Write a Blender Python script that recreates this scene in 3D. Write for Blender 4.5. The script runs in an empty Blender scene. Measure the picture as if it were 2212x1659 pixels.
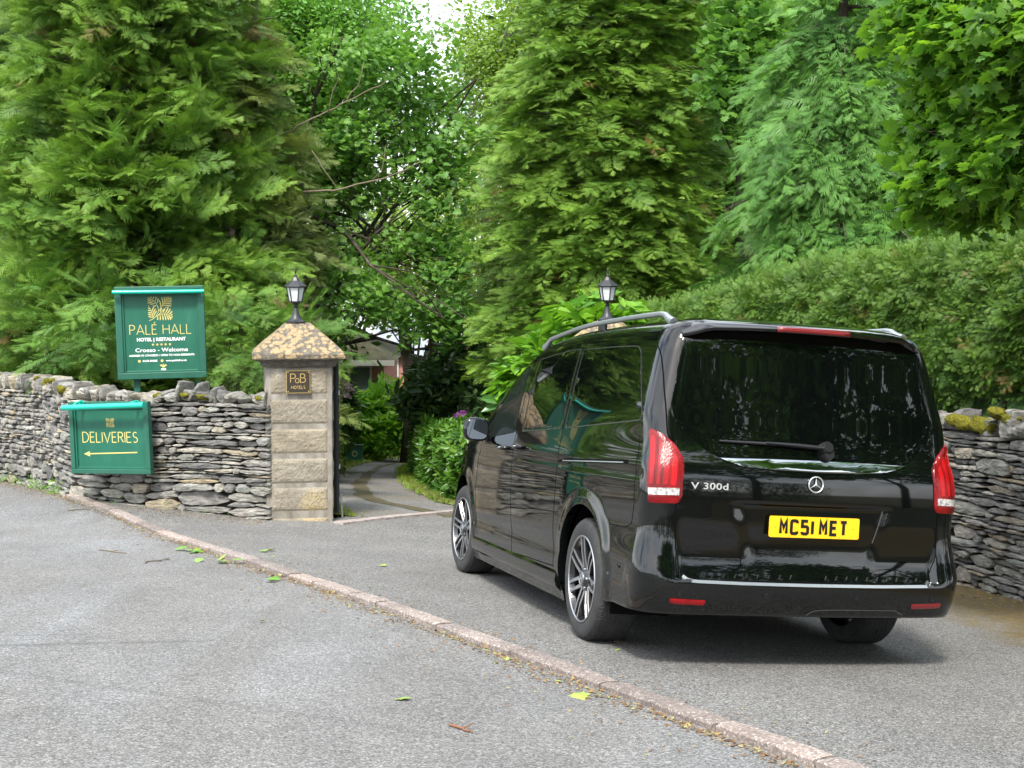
import bpy, bmesh, math, random
import numpy as np
from mathutils import Vector, Matrix
random.seed(7); RNG=np.random.default_rng(11)
rad=math.radians
# ------------------------------------------------------------------ camera, sky, sun, exposure
SC=bpy.context.scene
COL=SC.collection
cam_d=bpy.data.cameras.new('camera'); cam=bpy.data.objects.new('camera',cam_d); COL.objects.link(cam)
cam_d.sensor_width=36; cam_d.lens=3383.6/2560*36; cam_d.clip_end=600; cam_d.clip_start=.05
CAMZ=1.6
cam.matrix_world=Matrix.Translation((0,0,CAMZ))@Matrix.Rotation(rad(90-5),4,'X')@Matrix.Rotation(rad(.3),4,'Z')
SC.camera=cam
SUN_EL,SUN_AZ=rad(54),rad(193)      # azimuth clockwise from +Y
w=bpy.data.worlds.new('World'); SC.world=w; w.use_nodes=True
nt=w.node_tree; nt.nodes.clear()
out=nt.nodes.new('ShaderNodeOutputWorld'); bg=nt.nodes.new('ShaderNodeBackground'); bg.inputs[1].default_value=.14
sky=nt.nodes.new('ShaderNodeTexSky'); sky.sky_type='NISHITA'; sky.sun_disc=False; sky.sun_elevation=SUN_EL; sky.sun_rotation=SUN_AZ
sky.air_density=1.2; sky.dust_density=2.5
tc=nt.nodes.new('ShaderNodeTexCoord'); mp=nt.nodes.new('ShaderNodeMapping'); mp.inputs['Scale'].default_value=(1,1,2.2)
nz=nt.nodes.new('ShaderNodeTexNoise'); nz.inputs['Scale'].default_value=2.3; nz.inputs['Detail'].default_value=7; nz.inputs['Roughness'].default_value=.55
rp=nt.nodes.new('ShaderNodeValToRGB'); rp.color_ramp.elements[0].position=.36; rp.color_ramp.elements[1].position=.60
mx=nt.nodes.new('ShaderNodeMix'); mx.data_type='RGBA'
mx.inputs[7].default_value=(8.6,8.9,9.3,1)
L=nt.links.new
L(tc.outputs['Generated'],mp.inputs[0]); L(mp.outputs[0],nz.inputs[0]); L(nz.outputs[0],rp.inputs[0]); L(rp.outputs[0],mx.inputs[0])
L(sky.outputs[0],mx.inputs[6]); L(mx.outputs[2],bg.inputs[0]); L(bg.outputs[0],out.inputs[0])
sl=bpy.data.lights.new('sun','SUN'); sl.energy=2.3; sl.angle=rad(9); sl.color=(1,.96,.88)
so=bpy.data.objects.new('sun',sl); COL.objects.link(so)
sd=Vector((math.sin(SUN_AZ)*math.cos(SUN_EL),math.cos(SUN_AZ)*math.cos(SUN_EL),math.sin(SUN_EL)))
so.rotation_euler=sd.to_track_quat('Z','Y').to_euler(); so.location=(0,-5,30)
SC.view_settings.view_transform='Standard'; SC.view_settings.look='None'; SC.view_settings.gamma=1
SC.view_settings.exposure=1.28
try:
    SC.cycles.max_bounces=7; SC.cycles.diffuse_bounces=3; SC.cycles.glossy_bounces=3; SC.cycles.transmission_bounces=3; SC.cycles.transparent_max_bounces=6
except Exception: pass
# ------------------------------------------------------------------ frames: the forecourt slopes, W = GR v + GT
GR=np.array([[0.9664156071127353,-0.25254973739754744,0.0475342452275503],[0.24594793838067863,0.9625765940337486,0.11382404062710888],[-0.07450158344100445,-0.09831037971047447,0.9923631307671428]])
GT=np.array([1.5540879299207755,6.903249799601972,-0.5202414285851606])
GN=GR[:,2]
def sst(a,b,x):
    t=np.clip((np.asarray(x,float)-a)/(b-a),0,1); return t*t*(3-2*t)
def gz(x,y):
    """ground height: the tilted forecourt plane, easing off at the gate"""
    return (GN@GT-GN[0]*x-GN[1]*y)/GN[2]+.15*sst(12.6,15.6,y)
def VW(v): return GR@np.array(v,float)+GT
F0=2923.6   # focal length in plan units, used to read places off a survey sketch
_r=rad(-.3);_t=rad(-5)
_cf=np.array([0,math.cos(_t),math.sin(_t)]);_cu0=np.array([0,-math.sin(_t),math.cos(_t)]);_cr0=np.array([1.,0,0])
_cr=_cr0*math.cos(_r)+_cu0*math.sin(_r);_cu=-_cr0*math.sin(_r)+_cu0*math.cos(_r)
def at(px,py,D):
    """point at distance D ahead in the direction (px,py)"""
    d=_cf+_cr*(px-1106)/F0-_cu*(py-829.5)/F0; return np.array([0,0,CAMZ])+d*D/d[1]
def gat(px,py):
    """ground point in the direction (px,py)"""
    a,b=2.,90.
    for _ in range(50):
        m=(a+b)/2; q=at(px,py,m)
        if q[2]>gz(q[0],q[1]): a=m
        else: b=m
    q=at(px,py,a); q[2]=gz(q[0],q[1]); return q
# ------------------------------------------------------------------ tagging
def tag(o,label=None,cat=None,group=None,kind=None):
    if label: o['label']=label
    if cat: o['category']=cat
    if group: o['group']=group
    if kind: o['kind']=kind
    return o
def empty(name,loc,label,cat,group=None,rz=0):
    o=bpy.data.objects.new(name,None); COL.objects.link(o); o.location=loc; o.rotation_euler=(0,0,rz); o.empty_display_size=.2
    return tag(o,label,cat,group)
def copy_tree(o,parent=None):
    c=o.copy(); COL.objects.link(c); c.parent=parent
    for ch in list(o.children): copy_tree(ch,c)
    return c
class MB:
    def __init__(s): s.v=[];s.f=[];s.m=[];s.n=0
    def add(s,V,F,mi=0):
        V=np.asarray(V,float).reshape(-1,3); s.v.append(V)
        for f in F: s.f.append([i+s.n for i in f]); s.m.append(mi)
        s.n+=len(V); return s
    def box(s,c,d,mi=0,M=None):
        c=np.array(c,float);d=np.array(d,float)/2
        V=np.array([[x,y,z] for x in(-1,1) for y in(-1,1) for z in(-1,1)])*d
        if M is not None: V=V@np.asarray(M).T
        return s.add(V+c,[(0,1,3,2),(4,6,7,5),(0,4,5,1),(2,3,7,6),(0,2,6,4),(1,5,7,3)],mi)
    def lathe(s,prof,n=24,c=(0,0,0),axis='z',mi=0,ph=0,cap=True,sy=1):
        P=[]
        for r,h in prof:
            for k in range(n):
                a=2*math.pi*k/n+ph; P.append((r*math.cos(a),r*math.sin(a)*sy,h))
        P=np.array(P)
        if axis=='x': P=P[:,[2,0,1]]
        if axis=='y': P=P[:,[1,2,0]]
        F=[]
        for i in range(len(prof)-1):
            for k in range(n):
                a=i*n+k;b=i*n+(k+1)%n; F.append((a,b,b+n,a+n))
        if cap: F.append(tuple(range(n-1,-1,-1))); F.append(tuple((len(prof)-1)*n+k for k in range(n)))
        return s.add(P+np.array(c),F,mi)
    def tube(s,pts,r,n=8,mi=0,cap=True,flat=1.):
        pts=np.array(pts,float); m=len(pts); rs=np.broadcast_to(np.asarray(r,float),(m,)); V=[]
        up=np.array([0,0,1.])
        for i in range(m):
            t=pts[min(i+1,m-1)]-pts[max(i-1,0)]; t=t/(np.linalg.norm(t)+1e-9)
            a=np.cross(t,up)
            if np.linalg.norm(a)<.1: a=np.cross(t,[1,0,0])
            a/=np.linalg.norm(a); b=np.cross(a,t)
            for k in range(n):
                q=2*math.pi*k/n; V.append(pts[i]+rs[i]*(a*math.cos(q)+b*math.sin(q)*flat))
        F=[]
        for i in range(m-1):
            for k in range(n):
                a=i*n+k;b=i*n+(k+1)%n; F.append((a,b,b+n,a+n))
        if cap: F.append(tuple(range(n-1,-1,-1))); F.append(tuple((m-1)*n+k for k in range(n)))
        return s.add(V,F,mi)
    def build(s,name,mats,parent=None,smooth=False,sharp=None,inv=None,bevel=None,local=True):
        me=bpy.data.meshes.new(name)
        V=np.concatenate(s.v) if s.v else np.zeros((0,3))
        me.from_pydata(V.tolist(),[],s.f)
        if not isinstance(mats,(list,tuple)): mats=[mats]
        for m in mats: me.materials.append(m)
        if len(mats)>1: me.polygons.foreach_set('material_index',s.m)
        me.validate(); me.update()
        if smooth: me.polygons.foreach_set('use_smooth',[True]*len(me.polygons))
        o=bpy.data.objects.new(name,me); COL.objects.link(o)
        if sharp and smooth:
            try: me.set_sharp_from_angle(angle=rad(sharp))
            except Exception: pass
        if bevel:
            b=o.modifiers.new('b','BEVEL'); b.width=bevel; b.segments=2; b.limit_method='ANGLE'; b.angle_limit=rad(40)
        if parent: o.parent=parent
        return o
def fastmesh(name,V,F,mat,parent=None,attrs=None,smooth=False,mi=None):
    """V (n,3), F (m,k) uniform polygons, numpy"""
    me=bpy.data.meshes.new(name); V=np.ascontiguousarray(V,np.float32); F=np.ascontiguousarray(F,np.int32); k=F.shape[1]
    me.vertices.add(len(V)); me.vertices.foreach_set('co',V.ravel())
    me.loops.add(F.size); me.loops.foreach_set('vertex_index',F.ravel())
    me.polygons.add(len(F)); me.polygons.foreach_set('loop_start',np.arange(0,F.size,k,dtype=np.int32)); me.polygons.foreach_set('loop_total',np.full(len(F),k,np.int32))
    for m in (mat if isinstance(mat,(list,tuple)) else [mat]): me.materials.append(m)
    if mi is not None: me.polygons.foreach_set('material_index',np.ascontiguousarray(mi,np.int32))
    me.polygons.foreach_set('use_smooth',np.full(len(F),smooth))
    me.update(calc_edges=True)
    if attrs is not None:
        a=me.color_attributes.new('tint','FLOAT_COLOR','POINT'); A=np.ones((len(V),4),np.float32); A[:,:attrs.shape[1]]=attrs; a.data.foreach_set('color',A.ravel())
    o=bpy.data.objects.new(name,me); COL.objects.link(o)
    if parent: o.parent=parent
    return o
# clip a polygon (2-D) by a grid, returns (verts2d, faces)
def gridpoly(poly,dx,dy):
    bm=bmesh.new(); vs=[bm.verts.new((x,y,0)) for x,y in poly]; f=bm.faces.new(vs)
    bmesh.ops.triangulate(bm,faces=[f])
    P=np.array(poly); 
    for ax,(d) in ((0,dx),(1,dy)):
        if not d: continue
        a=math.floor(P[:,ax].min()/d)+1
        while a*d<P[:,ax].max():
            co=[0,0,0];no=[0,0,0];co[ax]=a*d;no[ax]=1
            bmesh.ops.bisect_plane(bm,geom=bm.verts[:]+bm.edges[:]+bm.faces[:],plane_co=co,plane_no=no,dist=1e-6); a+=1
    bmesh.ops.dissolve_degenerate(bm,dist=1e-5,edges=bm.edges[:])
    bm.verts.index_update()
    V=np.array([v.co[:2] for v in bm.verts]); Fc=[[v.index for v in f.verts] for f in bm.faces]; 
    be=[[v.index for v in e.verts] for e in bm.edges if len(e.link_faces)==1]
    # keep 2-D orientation counter-clockwise
    O=[]
    for f in Fc:
        q=V[f]; a=np.sum(q[:,0]*np.roll(q[:,1],-1)-q[:,1]*np.roll(q[:,0],-1)); O.append(f if a>0 else f[::-1])
    bm.free(); return V,O,be
# ------------------------------------------------------------------ materials
def mat(name,base=(.5,.5,.5),rough=.5,metal=0,spec=.5,coat=0,**k):
    m=bpy.data.materials.new(name); m.use_nodes=True; b=m.node_tree.nodes['Principled BSDF']
    b.inputs['Base Color'].default_value=(*base,1); b.inputs['Roughness'].default_value=rough; b.inputs['Metallic'].default_value=metal
    b.inputs['Specular IOR Level'].default_value=spec; b.inputs['Coat Weight'].default_value=coat; b.inputs['Coat Roughness'].default_value=.02
    return m
class NT:
    """short node writer"""
    def __init__(s,m): s.m=m; s.t=m.node_tree; s.b=s.t.nodes['Principled BSDF']; s.c=None
    def n(s,t,**k):
        x=s.t.nodes.new('ShaderNode'+t)
        for a,v in k.items(): setattr(x,a,v)
        return x
    def l(s,a,b): s.t.links.new(a,b)
    def co(s,scale=(1,1,1),kind='Object'):
        if s.c is None: s.c=s.n('TexCoord')
        m=s.n('Mapping'); m.inputs['Scale'].default_value=scale; s.l(s.c.outputs[kind],m.inputs[0]); return m.outputs[0]
    def noise(s,scale,detail=4,rough=.55,vec=None,dist=0):
        x=s.n('TexNoise'); x.inputs['Scale'].default_value=scale; x.inputs['Detail'].default_value=detail; x.inputs['Roughness'].default_value=rough; x.inputs['Distortion'].default_value=dist
        s.l(vec if vec is not None else s.co(),x.inputs[0]); return x.outputs[0]
    def vor(s,scale,vec=None,feat='F1',out=0,rnd=1):
        x=s.n('TexVoronoi'); x.feature=feat; x.inputs['Scale'].default_value=scale; x.inputs['Randomness'].default_value=rnd
        s.l(vec if vec is not None else s.co(),x.inputs[0]); return x.outputs[out]
    def ramp(s,f,*stops):
        x=s.n('ValToRGB'); e=x.color_ramp.elements
        while len(e)<len(stops): e.new(.5)
        for q,(p,c) in zip(e,stops): q.position=p; q.color=(*c,1) if len(c)==3 else c
        s.l(f,x.inputs[0]); return x.outputs[0]
    def mix(s,f,a,b,mode='MIX'):
        x=s.n('Mix'); x.data_type='RGBA'; x.blend_type=mode
        for i,v in ((0,f),(6,a),(7,b)):
            if isinstance(v,(int,float)): x.inputs[i].default_value=v
            elif isinstance(v,tuple): x.inputs[i].default_value=(*v,1) if len(v)==3 else v
            else: s.l(v,x.inputs[i])
        return x.outputs[2]
    def math(s,op,a,b=0.,c=None):
        x=s.n('Math'); x.operation=op
        for i,v in enumerate((a,b) if c is None else (a,b,c)):
            if isinstance(v,(int,float)): x.inputs[i].default_value=v
            else: s.l(v,x.inputs[i])
        return x.outputs[0]
    def attr(s,name='tint'):
        a=s.n('Attribute'); a.attribute_name=name; sp=s.n('SeparateColor'); s.l(a.outputs[0],sp.inputs[0]); return sp.outputs
    def col(s,c): s.l(c,s.b.inputs['Base Color'])
    def rough(s,c): s.l(c,s.b.inputs['Roughness'])
    def bump(s,h,strength=.5,dist=.01,prev=None):
        x=s.n('Bump'); x.inputs['Strength'].default_value=strength; x.inputs['Distance'].default_value=dist; s.l(h,x.inputs['Height'])
        if prev is not None: s.l(prev,x.inputs['Normal'])
        s.l(x.outputs[0],s.b.inputs['Normal']); return x.outputs[0]
def g3(v): return (v,v,v)
M_ALU=mat('brushed_rail',(.42,.45,.47),.33,metal=.85)
# ------------------------------------------------------------------ ground surfaces
def asphalt(name,dark,light,patch=None,moss=None,wet=0,blue=0):
    m=mat(name,(.1,.1,.1),.9,spec=.3); t=NT(m)
    o=t.co()
    v1=t.vor(150,o,out=1); 
    sp=t.n('SeparateColor'); t.l(v1,sp.inputs[0])
    grain=t.ramp(sp.outputs[0],(0,g3(dark*.70)),(.5,g3((dark+light)/2*.92)),(.85,g3(light*1.02)),(1,g3(light*1.5)))
    n1=t.noise(.9,6,.62,o); n2=t.noise(3.2,6,.7,t.co((1,.35,1)))
    big=t.ramp(n1,(.33,g3(.86)),(.55,g3(1.0)),(.72,g3(1.08)))
    c=t.mix(1,grain,big,'MULTIPLY')
    med=t.ramp(n2,(.3,g3(.85)),(.5,g3(1)),(.7,g3(1.08)))
    c=t.mix(.7,c,t.mix(1,c,med,'MULTIPLY'))
    fine=t.noise(38,3,.7,o); c=t.mix(.5,c,t.mix(1,c,t.ramp(fine,(.3,g3(.6)),(.7,g3(1.35))),'MULTIPLY'))
    c=t.mix(1,c,(1.0,.985,.95),'MULTIPLY')
    if patch: c=patch(t,c,o)
    if moss: c=moss(t,c,o)
    t.col(c)
    h=t.math('ADD',t.vor(150,o),t.math('MULTIPLY',fine,.5)); t.bump(h,.55,.006)
    return m
def sepxyz(t,o):
    x=t.n('SeparateXYZ'); t.l(o,x.inputs[0]); return x.outputs
def road_patch(t,c,o):
    # old paler, bluish tracks worn along the carriageway
    mp=t.n('Mapping'); mp.inputs['Rotation'].default_value=(0,0,rad(-33)); mp.inputs['Scale'].default_value=(1,.16,1); t.l(o,mp.inputs[0])
    n=t.noise(1.25,5,.6,mp.outputs[0],.4); f=t.ramp(n,(.44,g3(0)),(.66,g3(.6)))
    c=t.mix(f,c,t.mix(1,c,(1.28,1.34,1.44),'MULTIPLY'))
    # darker crumbled spots
    n2=t.noise(2.2,7,.75,o); f2=t.ramp(n2,(.60,g3(0)),(.72,g3(.5)))
    c=t.mix(f2,c,t.mix(1,c,(.62,.6,.57),'MULTIPLY'))
    # faint rubber marks left by turning cars
    X=sepxyz(t,o)
    for (pa,pb,w_,st) in ((gat(-60,1397),gat(560,1376),.045,.45),(gat(-60,1375),gat(430,1362),.03,.25),(gat(850,1560),gat(1150,1600),.05,.22)):
        dx,dy=pb[0]-pa[0],pb[1]-pa[1]; l=math.hypot(dx,dy); dx/=l;dy/=l
        d=t.math('ABSOLUTE',t.math('SUBTRACT',t.math('MULTIPLY',X[0],-dy),t.math('SUBTRACT',pa[0]*-dy+pa[1]*dx,t.math('MULTIPLY',X[1],dx))))
        al=t.math('DIVIDE',t.math('SUBTRACT',t.math('ADD',t.math('MULTIPLY',X[0],dx),t.math('MULTIPLY',X[1],dy)),pa[0]*dx+pa[1]*dy),l)
        f=t.math('MULTIPLY',t.ramp(t.math('DIVIDE',d,w_),(.5,g3(1)),(1,g3(0))),t.ramp(al,(0,g3(1)),(.6,g3(.8)),(1,g3(0)))); f=t.math('MULTIPLY',t.math('MULTIPLY',f,st),t.ramp(t.noise(14,4,.7,o),(.3,g3(.4)),(.6,g3(1))))
        c=t.mix(f,c,(.05,.05,.05))
    return c
M_ROAD=asphalt('worn_road_asphalt',.115,.225,road_patch)
def fc_patch(t,c,o):
    X=sepxyz(t,o)
    # brown moss and needles gathered at the foot of the right-hand wall
    d=t.math('SUBTRACT',X[0],3.05); d=t.math('ADD',d,t.math('MULTIPLY',t.math('SUBTRACT',t.noise(1.6,6,.7,o),.5),1.5))
    f=t.ramp(d,(0,g3(0)),(.45,g3(1)))
    n=t.noise(12,5,.7,o)
    ms=t.ramp(n,(.3,(.05,.035,.018)),(.5,(.12,.085,.03)),(.7,(.17,.13,.04)))
    c=t.mix(t.math('MULTIPLY',f,t.ramp(n,(.25,g3(.35)),(.5,g3(.95)))),c,ms)
    n3=t.noise(.55,5,.6,o); return t.mix(t.ramp(n3,(.5,g3(0)),(.68,g3(.6))),c,t.mix(1,c,(1.25,1.22,1.15),'MULTIPLY'))
M_FC=asphalt('forecourt_asphalt',.085,.225,fc_patch)
def dr_patch(t,c,o):
    n=t.noise(1.1,5,.6,o); return t.mix(t.ramp(n,(.45,g3(0)),(.65,g3(.45))),c,(.13,.10,.055))
M_DRIVE=asphalt('drive_asphalt',.14,.25,dr_patch)
M_DRIVECENTRE=mat('mossy_centre',(.06,.06,.02),.95); t=NT(M_DRIVECENTRE); n=t.noise(9,5,.7); t.col(t.ramp(n,(.3,(.05,.042,.022)),(.55,(.085,.072,.036)),(.75,(.12,.11,.07)))); t.bump(n,.5,.01)
M_SOIL=mat('earth',(.05,.04,.02),.95); t=NT(M_SOIL); n=t.noise(3,7,.7); t.col(t.ramp(n,(.3,(.03,.022,.012)),(.5,(.06,.05,.02)),(.7,(.05,.09,.02)))); t.bump(n,.6,.03)
M_VERGE=mat('verge_moss',(.08,.09,.02),.95); t=NT(M_VERGE); n=t.noise(7,6,.7); t.col(t.ramp(n,(.3,(.07,.055,.02)),(.5,(.13,.13,.03)),(.72,(.11,.19,.035)))); t.bump(n,.6,.03)
def sheet(name,poly,h,m,dx=.8,label=None):
    V,F,be=gridpoly(poly,dx,dx)
    z=gz(V[:,0],V[:,1])+h
    mb=MB(); mb.add(np.column_stack([V,z]),F); o=mb.build(name,m,smooth=True); tag(o,kind='structure'); return o
# base terrain
sheet('ground',[(-60,-40),(60,-40),(60,130),(-60,130)],-.075,M_SOIL,2.0)
# kerb line (plan view): centre of the kerb from far to near
KP=[gat(128,1068),gat(165,1082),gat(280,1122),gat(390,1166),gat(540,1213),gat(700,1262),gat(840,1306),gat(980,1355),gat(1210,1432),gat(1450,1517),gat(1640,1583),gat(1872,1661)]
KP=np.array(KP)[:,:2]
d=KP[-1]-KP[-2]; d/=np.linalg.norm(d); KP=np.vstack([KP,KP[-1]+d*1.2,KP[-1]+d*2.4+[.1,0],KP[-1]+d*5+[.5,0]])
def resample(P,step):
    P=np.asarray(P,float); L=np.r_[0,np.cumsum(np.linalg.norm(np.diff(P,axis=0),axis=1))]; n=max(2,int(L[-1]/step)); s=np.linspace(0,L[-1],n)
    return np.column_stack([np.interp(s,L,P[:,k]) for k in range(P.shape[1])]),s
def smoothline(P,step,k=5):
    Q,s=resample(P,step)
    for _ in range(k): Q[1:-1]=(Q[:-2]+2*Q[1:-1]+Q[2:])/4
    return Q
KL=smoothline(KP,.15,12)
T_=np.gradient(KL,axis=0); T_/=np.linalg.norm(T_,axis=1)[:,None]; KN=np.column_stack([-T_[:,1],T_[:,0]])   # points to forecourt (+x side)
if KN[len(KN)//2,0]<0: KN=-KN
# ground mark areas
WALL_L=[(-2.52,13.98),(-3.4,14.28),(-4.3,14.62),(-4.95,15.05),tuple(gat(75,1056)[:2]),tuple(gat(0,1045)[:2]),tuple(gat(-110,1032)[:2]),tuple(gat(-330,1015)[:2])]
road=[tuple(p) for p in (KL-KN*.055)[::4]]+[(5,-14),(-30,-14),(-30,30)]+[(x-.0,y-.02) for x,y in WALL_L[::-1] if x<-4.9]
sheet('road',road,-.028,M_ROAD)
fc=[tuple(p) for p in (KL+KN*.055)[::4]]+[(7,-4),(7,14),(3.6,14.2),(1.6,15.0),(.7,15.1),(-1.75,14.72),(-2.0,14.1),(-2.6,14.05),(-4.4,14.9),(-5.1,15.5)]
sheet('pavement',fc,0,M_FC)
# driveway ribbon beyond the gate
dl=[(-1.75,14.55),(-2.6,17),tuple(gat(640,1062)[:2]),tuple(gat(690,1034)[:2]),tuple(gat(735,1019)[:2]),tuple(gat(785,1004)[:2]),tuple(gat(845,993)[:2]),tuple(gat(900,987)[:2])]
dr=[(.75,15.1),tuple(gat(1000,1098)[:2]),tuple(gat(940,1082)[:2]),tuple(gat(893,1058)[:2]),tuple(gat(866,1034)[:2]),tuple(gat(866,1018)[:2]),tuple(gat(888,1007)[:2]),tuple(gat(940,998)[:2])]
DL=smoothline(dl,.5,3); DR=smoothline(dr,.5,3); n=60
def resn(P,n):
    L=np.r_[0,np.cumsum(np.linalg.norm(np.diff(P,axis=0),axis=1))]; s=np.linspace(0,L[-1],n); return np.column_stack([np.interp(s,L,P[:,k]) for k in range(2)])
DL=resn(DL,n); DR=resn(DR,n)
def ribbon(name,A,B,h,m,k=6,crown=0):
    V=[];F=[]
    for i in range(len(A)):
        for j in range(k+1):
            q=A[i]+(B[i]-A[i])*j/k; V.append((q[0],q[1],gz(q[0],q[1])+h+crown*math.sin(math.pi*j/k)))
    for i in range(len(A)-1):
        for j in range(k):
            a=i*(k+1)+j; F.append((a,a+1,a+k+2,a+k+1))
    mb=MB(); mb.add(V,F); o=mb.build(name,m,smooth=True); return tag(o,kind='structure')
ribbon('driveway',DL,DR,-.01,M_DRIVE)
wob2=np.sin(np.arange(n)*1.7)*.02+np.sin(np.arange(n)*.6)*.02
ribbon('moss_strip',DL+(DR-DL)*(.42+wob2)[:,None],DL+(DR-DL)*(.56+wob2*.6)[:,None],-.005,M_DRIVECENTRE,3)
wob=np.sin(np.arange(n)*.9)*.05+np.sin(np.arange(n)*2.3)*.03
ribbon('verge_left',DL-(DR-DL)*.25,DL+(DR-DL)*(.03+wob*.5)[:,None],.0,M_VERGE,4,.03)
ribbon('verge_right',DR+(DL-DR)*(.02+wob*.4)[:,None],DR+(DR-DL)*.22,.0,M_VERGE,4,.03)
# ---- kerbs: separate old concrete stones
M_KERB=mat('old_pink_concrete',(.3,.22,.2),.9); t=NT(M_KERB)
o_=t.co(); v=t.vor(110,o_,out=1); sp=t.n('SeparateColor'); t.l(v,sp.inputs[0])
c=t.ramp(sp.outputs[0],(0,(.165,.135,.12)),(.6,(.235,.195,.175)),(.9,(.32,.28,.255)),(1,(.46,.43,.41)))
n1=t.noise(2.4,6,.65,o_); c=t.mix(1,c,t.ramp(n1,(.3,g3(.72)),(.55,g3(1)),(.75,g3(1.2))),'MULTIPLY'); oi=t.n('ObjectInfo'); c=t.mix(1,c,t.ramp(oi.outputs['Random'],(0,(.78,.76,.76)),(.5,(1,1,1)),(1,(1.18,1.12,1.08))),'MULTIPLY'); t.col(c)
t.bump(t.noise(60,4,.7,o_),.4,.006)
kerb_root=empty('kerb',(KL[60,0],KL[60,1],gz(*KL[60])),'long line of worn pink concrete kerbstones between the road and the forecourt','kerb')
KS=np.r_[0,np.cumsum(np.linalg.norm(np.diff(KL,axis=0),axis=1))]
def kl(s): return np.array([np.interp(s,KS,KL[:,0]),np.interp(s,KS,KL[:,1])]),np.array([np.interp(s,KS,KN[:,0]),np.interp(s,KS,KN[:,1])])
s=0.;rk=random.Random(3)
while s<KS[-1]-.3:
    ln=rk.choice([.9,.9,.62,.45,.9]); e=min(s+ln,KS[-1]); k=14; mb=MB(); V=[];F=[]
    dz0=rk.uniform(-.006,.006); dz1=rk.uniform(-.006,.006); lat=rk.uniform(-.006,.006); cut=rk.uniform(-.02,.03)
    prof=[(-.062,-.09),(-.060,-.004),(-.052,.006),(-.03,.010),(.045,.012),(.062,.006),(.064,-.09)]
    for i in range(k+1):
        for j,(a,h) in enumerate(prof):
            u=i/k; ss=s+.010+(e-s-.020)*u + (cut*(a/.06) if i in(0,k) else 0)*.5
            q,nn=kl(ss); r=rk.uniform(-.0022,.0022); edge=-.005 if i in(0,k) and h>0 else 0
            q=q+nn*(a+lat+r); V.append((q[0],q[1],gz(*q)+h+dz0+(dz1-dz0)*u+r+edge))
    m_=len(prof)
    for i in range(k):
        for j in range(m_-1): a=i*m_+j; F.append((a,a+m_,a+m_+1,a+1))
    F.append(tuple(range(m_))); F.append(tuple(k*m_+j for j in range(m_-1,-1,-1)))
    mb.add(V,F); ob=mb.build('kerbstone',M_KERB,kerb_root,smooth=False); ob.matrix_parent_inverse=Matrix.Translation(-kerb_root.location)
    s=e
# threshold slabs across the gateway
thr=empty('threshold',(-1.,14.7,gz(-1,14.7)),'pale broken stone threshold laid across the open gateway','threshold')
a=gat(736,1137)[:2]; b=gat(1010,1106)[:2]; b=a+(b-a)*1.9; nn=np.array([-(b-a)[1],(b-a)[0]]); nn/=np.linalg.norm(nn)
M_THR=mat('pale_stone',(.3,.27,.25),.9); t=NT(M_THR); n_=t.noise(7,6,.7); t.col(t.ramp(n_,(.3,(.16,.13,.11)),(.5,(.33,.28,.26)),(.7,(.44,.40,.38)))); t.bump(n_,.5,.01)
cuts=[0,.16,.47,.72,1.0]
for i in range(4):
    p0=a+(b-a)*(cuts[i]+.002); p1=a+(b-a)*(cuts[i+1]-.002); mb=MB(); V=[]
    for q,off in ((p0,-.06),(p0,.07),(p1,.07),(p1,-.06)):
        r=q+nn*(off+rk.uniform(-.02,.02)); V+= [(r[0],r[1],gz(*r)-.05),(r[0],r[1],gz(*r)+.022)]
    mb.add(V,[(0,2,4,6)[::-1],(1,3,5,7)[::-1],(0,1,3,2),(2,3,5,4),(4,5,7,6),(6,7,1,0)]); ob=mb.build('slab',M_THR,thr); ob.matrix_parent_inverse=Matrix.Translation(-thr.location)
# ------------------------------------------------------------------ dry stone walls
def slate_mat(name,tone=1.,warm=0.):
    m=mat(name,(.2,.2,.2),.8,spec=.35); t=NT(m); a=t.attr(); o=t.co()
    k=tone
    base=t.ramp(a[0],(0,(.085*k,.084*k,.082*k)),(.25,(.155*k,.15*k,.14*k)),(.5,(.21*k,.20*k,.18*k)),(.68,(.16*k,.165*k,.15*k)),(.84,(.26*k,.24*k,.20*k)),(.955,(.20*k,.16*k+warm,.11*k)),(1,(.30*k,.29*k,.27*k)))
    n=t.noise(9,7,.68,t.co((1,1,3.2))); c=t.mix(1,base,t.ramp(n,(.30,g3(.42)),(.5,g3(1)),(.70,g3(1.6))),'MULTIPLY')
    n2=t.noise(4,6,.7,o); c=t.mix(t.ramp(n2,(.60,g3(0)),(.74,g3(.45))),c,(.26,.235,.185))            # ochre / rust bloom
    n3=t.noise(14,4,.6,o); c=t.mix(t.ramp(n3,(.64,g3(0)),(.74,g3(.6))),c,(.42,.42,.39))             # pale lichen
    n4=t.noise(2.2,5,.6,o); c=t.mix(t.math('MULTIPLY',t.ramp(n4,(.56,g3(0)),(.66,g3(.6))),a[1]),c,(.12,.13,.05))  # moss staining
    t.col(c)
    b=t.noise(22,7,.78,t.co((1,1,4.5))); t.bump(b,1.,.022)
    return m
M_SLATE=slate_mat('slate_stone',1.55,.01); M_SLATER=slate_mat('grey_slate_stone',1.3)
M_CORE=mat('wall_core',(.025,.023,.02),1,spec=.1)
M_MOSS=mat('yellow_moss',(.2,.2,.02),1,spec=.1); t=NT(M_MOSS); n_=t.noise(30,6,.75); t.col(t.ramp(n_,(.3,(.05,.05,.012)),(.55,(.17,.16,.02)),(.8,(.30,.27,.04)))); t.bump(n_,1,.02)
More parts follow.
